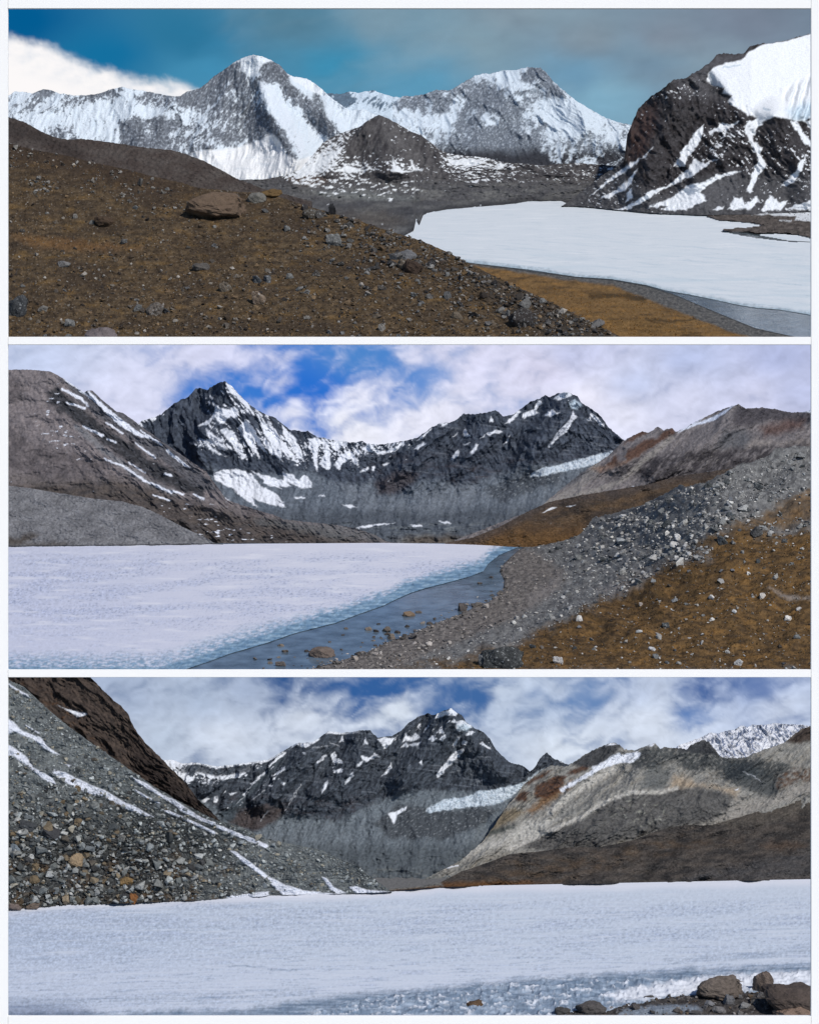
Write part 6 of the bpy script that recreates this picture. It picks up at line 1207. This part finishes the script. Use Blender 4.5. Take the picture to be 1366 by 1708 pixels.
# --- brown hillside of the top view
def den_h(u, v):
    d = v - hill_top(u)
    a = .3 + .5 * ss(.05, .5, fbm(u / 45, v / 22, 3, 801)) + .5 * ss(60, 5, d) * ss(200, 500, u)
    a = a + .55 * ss(560, 760, u - (v - 440) * .2) * ss(120, 10, d)
    a = a + .5 * ss(300, 250, v + .1 * u) * ss(420, 60, u)
    return np.clip(a, 0, 1) * (d > 2)
stones('loose_stones', Sh, 19000, (-60, 236, 1040, 567), den_h, lambda u, v, r: r.lognormal(0, .48, len(u)) * (2.3 + 2.0 * ss(280, 560, v)), MIXB, M_STONE, 'small loose stones all over the brown turf hillside', 11, small_under=5)
stones('stony_band', Sh, 2600, (-60, 236, 420, 360), lambda u, v: ss(70, 20, np.abs(v - 268 - .12 * u)) * ss(-.2, .4, fbm(u / 50, v / 20, 3, 807)), lambda u, v, r: r.lognormal(0, .5, len(u)) * 4.2, ck((118, 114, 108), (92, 88, 82), (140, 136, 130), (66, 60, 54)), M_LICHEN, 'band of pale stones across the upper left of the brown hillside', 12, small_under=4.5)
stones('stone_clusters', Sh, 2600, (200, 320, 1040, 567), lambda u, v: ss(.22, .5, fbm(u / 26, v / 16, 3, 809)) * (v > hill_top(u) + 5), lambda u, v, r: r.lognormal(0, .5, len(u)) * 4.6, ck((112, 110, 106), (84, 82, 80), (136, 132, 126), (58, 54, 52), (96, 80, 64)), M_LICHEN, 'clusters of lichen covered stones on the brown hillside', 14, small_under=4.5)
stones('loose_stones', Sh, 3600, (480, 330, 1040, 567), lambda u, v: ss(125, 15, v - hill_top(u)) * ss(470, 640, u) * .9 + .1, lambda u, v, r: r.lognormal(0, .55, len(u)) * 5.8, ck((92, 90, 88), (66, 64, 62), (118, 116, 112), (50, 48, 48), (88, 76, 64)), M_LICHEN, 'stones along the stony edge of the brown hillside', 13, small_under=4.5)
def tcol(u, v, r):
    L_ = np.array([lin(c) for c in ((124, 100, 66), (92, 76, 54), (140, 110, 68), (70, 60, 48))]); return L_[r.integers(0, 4, len(u))]
tufts('dry_grass', Sh, 15000, (-60, 236, 1040, 567), lambda u, v: np.clip(.35 + .8 * fbm(u / 30, v / 14, 3, 803), 0, 1) * (v > hill_top(u) + 2), lambda u, v, r: r.uniform(1.6, 3.4, len(u)) * (.7 + .6 * ss(260, 560, v)), tcol, 'short dry grass tufts on the brown hillside', 15)
tufts('dry_grass', Soch, 5000, (780, 440, 1330, 567), lambda u, v: 1.0 * (v - och_top(u) > 24), lambda u, v, r: r.uniform(1.2, 2.6, len(u)), lambda u, v, r: np.array([lin(c) for c in ((136, 98, 46), (104, 74, 38), (150, 110, 54))])[r.integers(0, 3, len(u))], 'ochre grass tufts on the slope above the shingle', 17)
stones('shingle', Soch, 1800, (800, 440, 1340, 567), lambda u, v: ss(30, 14, v - och_top(u)) * ss(980, 1080, u) + .02, lambda u, v, r: r.uniform(1.4, 3.6, len(u)), ck((92, 92, 92), (72, 72, 74), (112, 110, 108)), M_STONE, 'dark shingle beach below the ochre slope', 19)
stones('loose_stones', Sspit, 600, (1180, 350, 1380, 402), lambda u, v: u * 0 + 1, lambda u, v, r: r.uniform(1.2, 3.4, len(u)), ck((92, 86, 82), (70, 66, 64), (120, 114, 110)), M_STONE, 'stones on the spit in the frozen lake', 21)
boulder(Sh, 368, 357, 122, 48, (104, 88, 74), 2, 'large brown boulder on the crest of the turf hillside', mat=M_STONE, rz=.1, sink=.22, tilt=.04)
boulder(Sh, 428, 334, 38, 20, (112, 110, 104), 4, 'grey slab just right of the large brown boulder', rz=.4, sink=.3)
boulder(Sh, 451, 325, 44, 13, (104, 84, 56), 5, 'flat yellowish rock on the crest right of the large brown boulder', rz=.1, sink=.25)
boulder(Sh, 172, 373, 40, 19, (78, 64, 52), 1, 'low dark brown stone left of the large brown boulder', sink=.3)
boulder(Sh, 30, 524, 40, 38, (70, 72, 74), 3, 'dark lichen covered rock at the left end of the hillside', mat=M_LICHEN)
boulder(Sh, 430, 505, 30, 36, (124, 108, 92), 0, 'upright pale stone low in the middle of the hillside', mat=M_LICHEN, rz=.3)
boulder(Sh, 427, 470, 26, 18, (92, 94, 96), 6, 'grey stone above the upright pale stone', mat=M_LICHEN)
boulder(Sh, 446, 470, 18, 14, (96, 98, 100), 1, 'small grey stone right of the grey stone pair on the hillside', mat=M_LICHEN)
boulder(Sh, 165, 566, 60, 26, (112, 104, 104), 7, 'grey boulder at the bottom left of the hillside', sink=.25)
boulder(Sh, 115, 541, 22, 18, (120, 120, 118), 2, 'light speckled stone above the grey boulder at bottom left', mat=M_LICHEN)
boulder(Sh, 258, 524, 32, 28, (110, 102, 94), 5, 'jagged pale stone with orange tint near the bottom of the hillside', mat=M_LICHEN)
boulder(Sh, 105, 443, 26, 16, (118, 116, 114), 0, 'pale stone on the left of the hillside', mat=M_LICHEN)
boulder(Sh, 556, 408, 32, 24, (118, 118, 116), 3, 'round grey stone on the upper right of the hillside', mat=M_LICHEN)
boulder(Sh, 680, 430, 36, 20, (108, 108, 110), 4, 'flat grey slab tilted on the right flank of the hillside', rz=.5, tilt=.25)
boulder(Sh, 688, 452, 40, 26, (70, 58, 50), 6, 'dark brown rock below the tilted grey slab', mat=M_STONE)
boulder(Sh, 555, 356, 24, 20, (44, 44, 46), 1, 'black rock on the skyline of the brown hillside')
boulder(Sh, 520, 362, 34, 20, (84, 78, 70), 2, 'dark stone just below the skyline of the brown hillside', mat=M_LICHEN)
boulder(Sh, 870, 540, 46, 36, (60, 56, 54), 5, 'dark rock at the lower right corner of the hillside', mat=M_LICHEN)
boulder(Sh, 335, 448, 36, 15, (90, 86, 82), 7, 'long low stone in the middle of the hillside', sink=.4)
scatter_boulders(Sh, 78, (20, 245, 1000, 568), lambda u, v: np.clip(.35 + .5 * ss(470, 640, u) + .6 * fbm(u / 60, v / 30, 2, 805), .05, 1) * (v > hill_top(u) + 7), lambda u, v, r: float(np.clip(r.lognormal(2.4, .34), 9, 26)) * (.75 + .4 * float(ss(260, 520, v))),
                 c1((112, 112, 110), (92, 92, 92), (126, 122, 116), (74, 70, 66), (104, 94, 82)), 'grey stone scattered on the brown turf hillside', 'grey stones scattered on the brown hillside', 31, [M_LICHEN, M_LICHEN, M_STONE], 13)

# --- rocky slope, turf and beach of the middle view
class FW:  # turf share at single points
    pass
def turf_at(u, v):
    f = Fields(np.asarray(u, float)[None], np.asarray(v, float)[None]); return turf2(f)[0]
def bch_at(u, v):
    return ss(8, -8, sd_poly(np.asarray(u, F), np.asarray(v, F), [(430, 1140), (500, 1117), (640, 1070), (760, 1024), (836, 985), (830, 952), (850, 926), (868, 912), (905, 930), (940, 955), (942, 975), (910, 1000), (860, 1035), (800, 1060), (720, 1090), (660, 1117), (640, 1140)]))
def den_2(u, v):
    return np.clip((1 - turf_at(u, v)) * (1 - bch_at(u, v)) * ss(3, 10, v - near2(u)) + .02, 0, 1)
stones('rock_field', S2f, 14000, (640, 735, 1420, 1120), den_2, lambda u, v, r: r.lognormal(0, .5, len(u)) * (2.6 + 3.2 * ss(780, 960, v) * ss(900, 1150, u)), PALE, M_STONE, 'grey broken rock covering the slope right of the middle lake', 41, small_under=5.5)
stones('rock_field', S2f, 2600, (900, 740, 1420, 960), lambda u, v: den_2(u, v) * ss(-.1, .35, fbm(u / 40, v / 24, 3, 811)), lambda u, v, r: r.lognormal(0, .42, len(u)) * 7.5, ck((100, 102, 102), (122, 123, 122), (76, 79, 80), (150, 150, 148)), M_LICHEN, 'darker blocks in bands across the rock slope', 43, small_under=5)
stones('loose_stones', S2f, 7000, (640, 860, 1420, 1120), lambda u, v: turf_at(u, v) * (.25 + .75 * ss(.0, .5, fbm(u / 34, v / 16, 3, 813))), lambda u, v, r: r.lognormal(0, .5, len(u)) * 2.7, ck((140, 136, 130), (104, 98, 92), (74, 68, 62), (168, 166, 162)), M_STONE, 'small pale stones lying on the ochre turf', 45, small_under=5)
tufts('dry_grass', S2f, 11000, (620, 880, 1420, 1122), lambda u, v: turf_at(u, v) * np.clip(.5 + .8 * fbm(u / 30, v / 9, 3, 815), 0, 1), lambda u, v, r: r.uniform(1.8, 3.8, len(u)), tcol, 'short dry grass on the ochre turf by the middle lake', 47)
stones('beach_stones', S2f, 4200, (470, 905, 960, 1122), lambda u, v: bch_at(u, v), lambda u, v, r: r.lognormal(0, .5, len(u)) * (2.6 + 1.8 * ss(960, 1100, v)), ck((136, 130, 126), (108, 104, 101), (156, 150, 144), (80, 78, 78)), M_STONE, 'flat shingle between the water and the turf of the middle lake', 49, small_under=5.5, tilt=.12)
stones('shallow_stones', S2f, 2600, (440, 930, 850, 1120), lambda u, v: ss(-14, 3, shore_d(u, v)) * ss(14, 4, shore_d(u, v)), lambda u, v, r: r.lognormal(0, .5, len(u)) * 4.2, ck((110, 104, 98), (84, 80, 76), (134, 126, 118), (66, 63, 60)), M_STONE, 'stones along the waterline of the middle lake', 50, small_under=5, tilt=.12)
class WaterS:  # stones standing in the shallow water
    pass
def shallow(u, v, w_, h_, colr, i, label, group=None, Z=Z2, **kw):
    y = float(plane_y(v, Z)); P = at_y(float(u), float(v), y); P[2] -= .05
    return boulder(None, u, v, w_, h_, colr, i, label, group, P=P, **kw)
shallow(537, 1093, 52, 22, (112, 100, 92), 4, 'long flat topped grey rock in the blue shallows', rz=.05, sink=.2, tilt=.03)
shallow(682, 1026, 26, 13, (128, 110, 92), 2, 'tan rock alone in the water below the ice edge', sink=.2)
shallow(770, 1018, 22, 16, (96, 90, 86), 1, 'dark pointed rock in the water by the bend of the beach', sink=.2)
shallow(796, 1012, 22, 12, (118, 112, 106), 5, 'paler rock beside the pointed rock at the bend of the beach', sink=.2)
shallow(468, 1110, 22, 12, (112, 104, 98), 3, 'rounded rock at the left end of the shallow stones', sink=.2)
shallow(476, 1087, 15, 8, (104, 96, 90), 6, 'small rock above the rounded rock in the shallows', sink=.2)
shallow(645, 1052, 22, 14, (106, 98, 90), 0, 'brown rock amid the cluster of stones in the shallows', sink=.2)
shallow(653, 1064, 16, 16, (122, 112, 102), 7, 'upright tan stone at the water edge', sink=.2)
def scatter_shallow(n, seed):
    r = np.random.default_rng(seed); k = 0; got = []
    while k < n:
        t = r.uniform(); u = 420 + 400 * t; v = np.interp(u, [420, 500, 600, 700, 800, 830], [1116, 1100, 1076, 1040, 1006, 975]) + r.normal(-4, 11)
        if v > 1115 or v < ice2_near(u) + 14 or any(abs(u - a) < 8 and abs(v - b) < 5 for a, b in got): continue
        s = float(np.clip(r.lognormal(2.2, .4), 6, 20)); got.append((u, v)); k += 1
        shallow(u, v, s, s * r.uniform(.35, .6), [(104, 96, 90), (84, 78, 74), (124, 114, 104), (70, 66, 64)][int(r.integers(4))], int(r.integers(8)), 'brown grey stone standing in the shallow blue water', 'stones standing in the blue shallows', sink=.15)
scatter_shallow(44, 61)
boulder(S2f, 842, 1112, 86, 36, (66, 68, 68), 3, 'large dark rock mottled with white lichen at the bottom of the turf', mat=M_LICHEN, rz=.2, sink=.25)
boulder(S2f, 804, 1112, 26, 26, (104, 106, 108), 1, 'grey rock at the left side of the large lichen rock', mat=M_LICHEN)
boulder(S2f, 1313, 1028, 16, 14, (214, 210, 204), 2, 'white pointed stone on the right of the ochre turf', mat=M_STONE)
boulder(S2f, 1331, 1020, 11, 8, (206, 202, 198), 5, 'small white stone just right of the white pointed stone')
boulder(S2f, 1186, 1003, 11, 9, (206, 202, 196), 0, 'white stone in the middle of the ochre turf')
boulder(S2f, 1068, 1006, 9, 10, (200, 190, 182), 6, 'small white stone on the left part of the turf')
boulder(S2f, 966, 1046, 14, 14, (212, 210, 206), 4, 'bright white stone on the turf near the beach')
boulder(S2f, 1186, 1043, 11, 8, (208, 204, 198), 7, 'white stone below the dark gravel patch of the turf')
boulder(S2f, 1270, 998, 14, 9, (204, 198, 190), 1, 'flat white stone upper right on the turf')
boulder(S2f, 930, 1110, 22, 16, (196, 192, 188), 3, 'pale split stone at the bottom edge of the turf', mat=M_LICHEN)
boulder(S2f, 1230, 1112, 18, 14, (200, 198, 194), 5, 'pale stone at the bottom right edge of the turf')
boulder(S2f, 1086, 1086, 16, 9, (196, 196, 196), 2, 'small broken white stone low on the turf')
boulder(S2f, 1203, 906, 26, 22, (92, 94, 94), 6, 'dark speckled block at the foot of the rock slope', mat=M_LICHEN)
boulder(S2f, 1130, 905, 16, 18, (214, 212, 208), 0, 'white upright block at the foot of the rock slope')
boulder(S2f, 1260, 894, 26, 22, (84, 84, 84), 7, 'rounded dark rock in the ochre strip of the slope', mat=M_LICHEN)
scatter_boulders(S2f, 60, (820, 760, 1340, 1112), lambda u, v: np.clip(.9 - .7 * turf_at(u, v) - bch_at(u, v), .06, 1) * (v > near2(u) + 10) * ss(700, 900, v + .3 * (u - 900)), lambda u, v, r: float(np.clip(r.lognormal(2.45, .33), 9, 26)),
                 c1((120, 122, 122), (92, 94, 96), (140, 140, 138), (72, 76, 78), (160, 158, 154)), 'grey block of the rock slope right of the middle lake', 'blocks on the rock slope of the middle view', 63, [M_LICHEN, M_STONE], 13)

# --- scree of the bottom view
def den_3(u, v):
    return np.clip((v > scr3(u) + 3) * (v < shr3(u) - 1) * (1 - .975 * snow3(np.asarray(u, F), np.asarray(v, F), 4.6 * fbm(np.asarray(u) / 9, np.asarray(v) / 9, 5, 727))), 0, 1)
near_w = lambda u, v: ss(1230, 1480, v + .12 * (300 - u)) * ss(560, 180, u)
stones('scree_stones', S3e, 17000, (-40, 1128, 655, 1520), lambda u, v: den_3(u, v) * (1 - .8 * near_w(u, v)), lambda u, v, r: r.lognormal(0, .5, len(u)) * (3.4 + 2.2 * near_w(u, v)), SCREE, M_STONE, 'grey scree stones covering the slope above the wide ice', 71, small_under=6)
stones('scree_stones', S3e, 5200, (-40, 1230, 560, 1520), lambda u, v: den_3(u, v) * near_w(u, v) * .9, lambda u, v, r: r.lognormal(0, .5, len(u)) * (5.0 + 3.2 * near_w(u, v)), SCREED, M_STONE, 'coarser mixed stones at the foot of the scree slope', 73, small_under=7)
boulder(S3e, 129, 1443, 34, 30, (150, 130, 104), 2, 'tan angular block in the lower scree', rz=.3)
boulder(S3e, 210, 1476, 28, 18, (136, 112, 78), 5, 'yellow brown flat topped block near the ice', rz=.2)
boulder(S3e, 222, 1502, 22, 14, (130, 88, 54), 1, 'rusty orange stone at the foot of the scree')
boulder(S3e, 84, 1390, 50, 14, (66, 66, 68), 4, 'long dark slab leaning in the scree', rz=-.3, tilt=.3)
boulder(S3e, 45, 1380, 44, 14, (72, 74, 76), 6, 'grey slab left of the long dark slab', rz=-.3, tilt=.25)
boulder(S3e, 24, 1420, 24, 20, (112, 120, 126), 0, 'blue grey block at the left end of the scree')
boulder(S3e, 108, 1506, 16, 14, (140, 126, 106), 3, 'pale tan block on the shoreline of the scree')
boulder(S3e, 128, 1505, 14, 18, (90, 84, 72), 7, 'narrow upright block on the shoreline of the scree')
boulder(S3e, 55, 1514, 30, 10, (118, 104, 92), 5, 'flat reddish slab on the ice at the left shore', rz=.05)
boulder(S3e, 24, 1515, 30, 12, (112, 100, 94), 4, 'leftmost flat slab lying at the ice edge', rz=.05)
scatter_boulders(S3e, 70, (16, 1260, 480, 1508), lambda u, v: den_3(u, v) * np.clip(near_w(u, v), .02, 1), lambda u, v, r: float(np.clip(r.lognormal(2.5, .3), 9, 24)),
                 c1((112, 114, 112), (74, 74, 74), (128, 126, 120), (60, 60, 60), (112, 98, 78), (92, 94, 92)), 'angular block in the lower scree above the wide ice', 'angular blocks in the lower scree', 75, M_STONE, 14)
# --- near beach of the bottom view
stones('beach_stones', S3b, 900, (890, 1640, 1400, 1720), lambda u, v: 1.0 * (sd_poly(np.asarray(u, F), np.asarray(v, F), BEACH3) < -4), lambda u, v, r: r.lognormal(0, .5, len(u)) * 5, ck((104, 102, 102), (78, 76, 76), (126, 122, 120), (94, 82, 70)), M_STONE, 'grey stones of the near beach at the wide ice', 81, small_under=4)
M_BIG = attr_mat('wet_boulder', 0.8, .7, 16, .3, 12, .2, objcol=True)
boulder(S3b, 1206, 1667, 100, 48, (108, 98, 90), 2, 'largest grey brown boulder on the near beach', mat=M_BIG, rz=.1, sink=.15, tilt=.03)
boulder(S3b, 1271, 1655, 42, 38, (112, 100, 92), 3, 'round boulder just right of the largest beach boulder', mat=M_BIG, sink=.15, tilt=.05)
boulder(S3b, 1322, 1692, 142, 66, (84, 74, 68), 0, 'dark boulder in the near right corner of the beach', mat=M_BIG, rz=-.4, sink=.3, tilt=.05)
boulder(S3b, 1330, 1704, 90, 30, (132, 112, 98), 5, 'pinkish boulder in front of the dark corner boulder', mat=M_BIG, sink=.3, tilt=.03)
boulder(S3b, 985, 1692, 62, 26, (88, 84, 82), 1, 'dark low boulder at the left end of the beach', mat=M_BIG, sink=.3, tilt=.05)
boulder(S3b, 936, 1694, 34, 18, (80, 78, 76), 6, 'small dark boulder left of the dark low boulder', mat=M_BIG, sink=.3)
boulder(S3b, 1084, 1666, 26, 14, (80, 76, 74), 4, 'dark wedge stone at the icy edge of the beach', mat=M_BIG, sink=.25)
shallow(794, 1676, 40, 12, (96, 76, 58), 2, 'brown stone frozen into the rough ice', Z=Z3, sink=.05, mat=M_BIG, tilt=.03)
for k, (u, v, w_, h_, cc) in enumerate([(1181, 1688, 24, 14, (126, 126, 128)), (1214, 1684, 28, 18, (112, 112, 114)), (1240, 1690, 26, 14, (130, 130, 130)), (1228, 1672, 24, 10, (104, 104, 106)), (1200, 1696, 30, 14, (118, 116, 116)), (1268, 1670, 20, 12, (110, 108, 108)), (1300, 1664, 22, 12, (120, 118, 116)), (1145, 1672, 16, 8, (96, 92, 90)), (1120, 1678, 18, 9, (100, 94, 88)), (1060, 1690, 22, 10, (92, 88, 86)), (1128, 1696, 20, 9, (84, 80, 78)), (1160, 1700, 24, 10, (98, 96, 96)), (1258, 1684, 18, 10, (96, 94, 92))]):
    boulder(S3b, u, v, w_, h_, cc, k % 8, 'grey stone on the near beach between the big boulders', 'grey stones of the near beach', mat=M_BIG, sink=.25)

# ------------------------------------------------------------------ each stone's own words: its size and tone, and where it lies from a stone one can find
def name_stones():
    fixed = [(o['label'], u, v) for o, u, v, w_, c, g in REG if not g and w_ >= 14]
    marks = {}
    for o, u, v, w_, c, g in REG:
        if not g: continue
        lum = .3 * c[0] + .59 * c[1] + .11 * c[2]
        tone = 'brownish' if c[0] - c[2] > 24 else ('pale' if lum > 122 else ('grey' if lum > 96 else ('dark grey' if lum > 70 else 'blackish')))
        size = 'small' if w_ < 11.5 else ('middling' if w_ < 17 else 'large')
        lo, hi = (0, 567) if v < 567 else ((567, 1124) if v < 1124 else (1124, 1708))
        L = min((f for f in fixed if lo < f[2] < hi), key=lambda f: (f[1] - u) ** 2 + 2 * (f[2] - v) ** 2)
        du, dv = u - L[1], v - L[2]
        d = ('right' if du > 0 else 'left') if abs(du) > 2.4 * abs(dv) else (('below' if dv > 0 else 'above') if abs(dv) > 2.4 * abs(du) else ('lower ' if dv > 0 else 'upper ') + ('right' if du > 0 else 'left'))
        marks.setdefault((size, tone, d, L[0]), []).append((math.hypot(du, dv), o))
    ords = ['nearest', 'second', 'third', 'fourth', 'fifth', 'sixth', 'seventh', 'eighth', 'ninth', 'tenth', 'eleventh', 'twelfth']
    for (size, tone, d, L), lst in marks.items():
        lst.sort(key=lambda x: x[0])
        where = d if d in ('below', 'above') else ('to the %s of' % d)
        short = L.split(' on the ')[0].split(' in the ')[0].split(' at the ')[0].split(' of the ')[0] if len(L.split()) > 7 else L
        for k, (dist, o) in enumerate(lst):
            t = '%s %s stone %s the %s' % (size, tone, where, short)
            if len(lst) > 1: t = ords[min(k, 11)] + ' ' + t
            w_ = t.split()
            o['label'] = ' '.join(w_[:16])
name_stones()
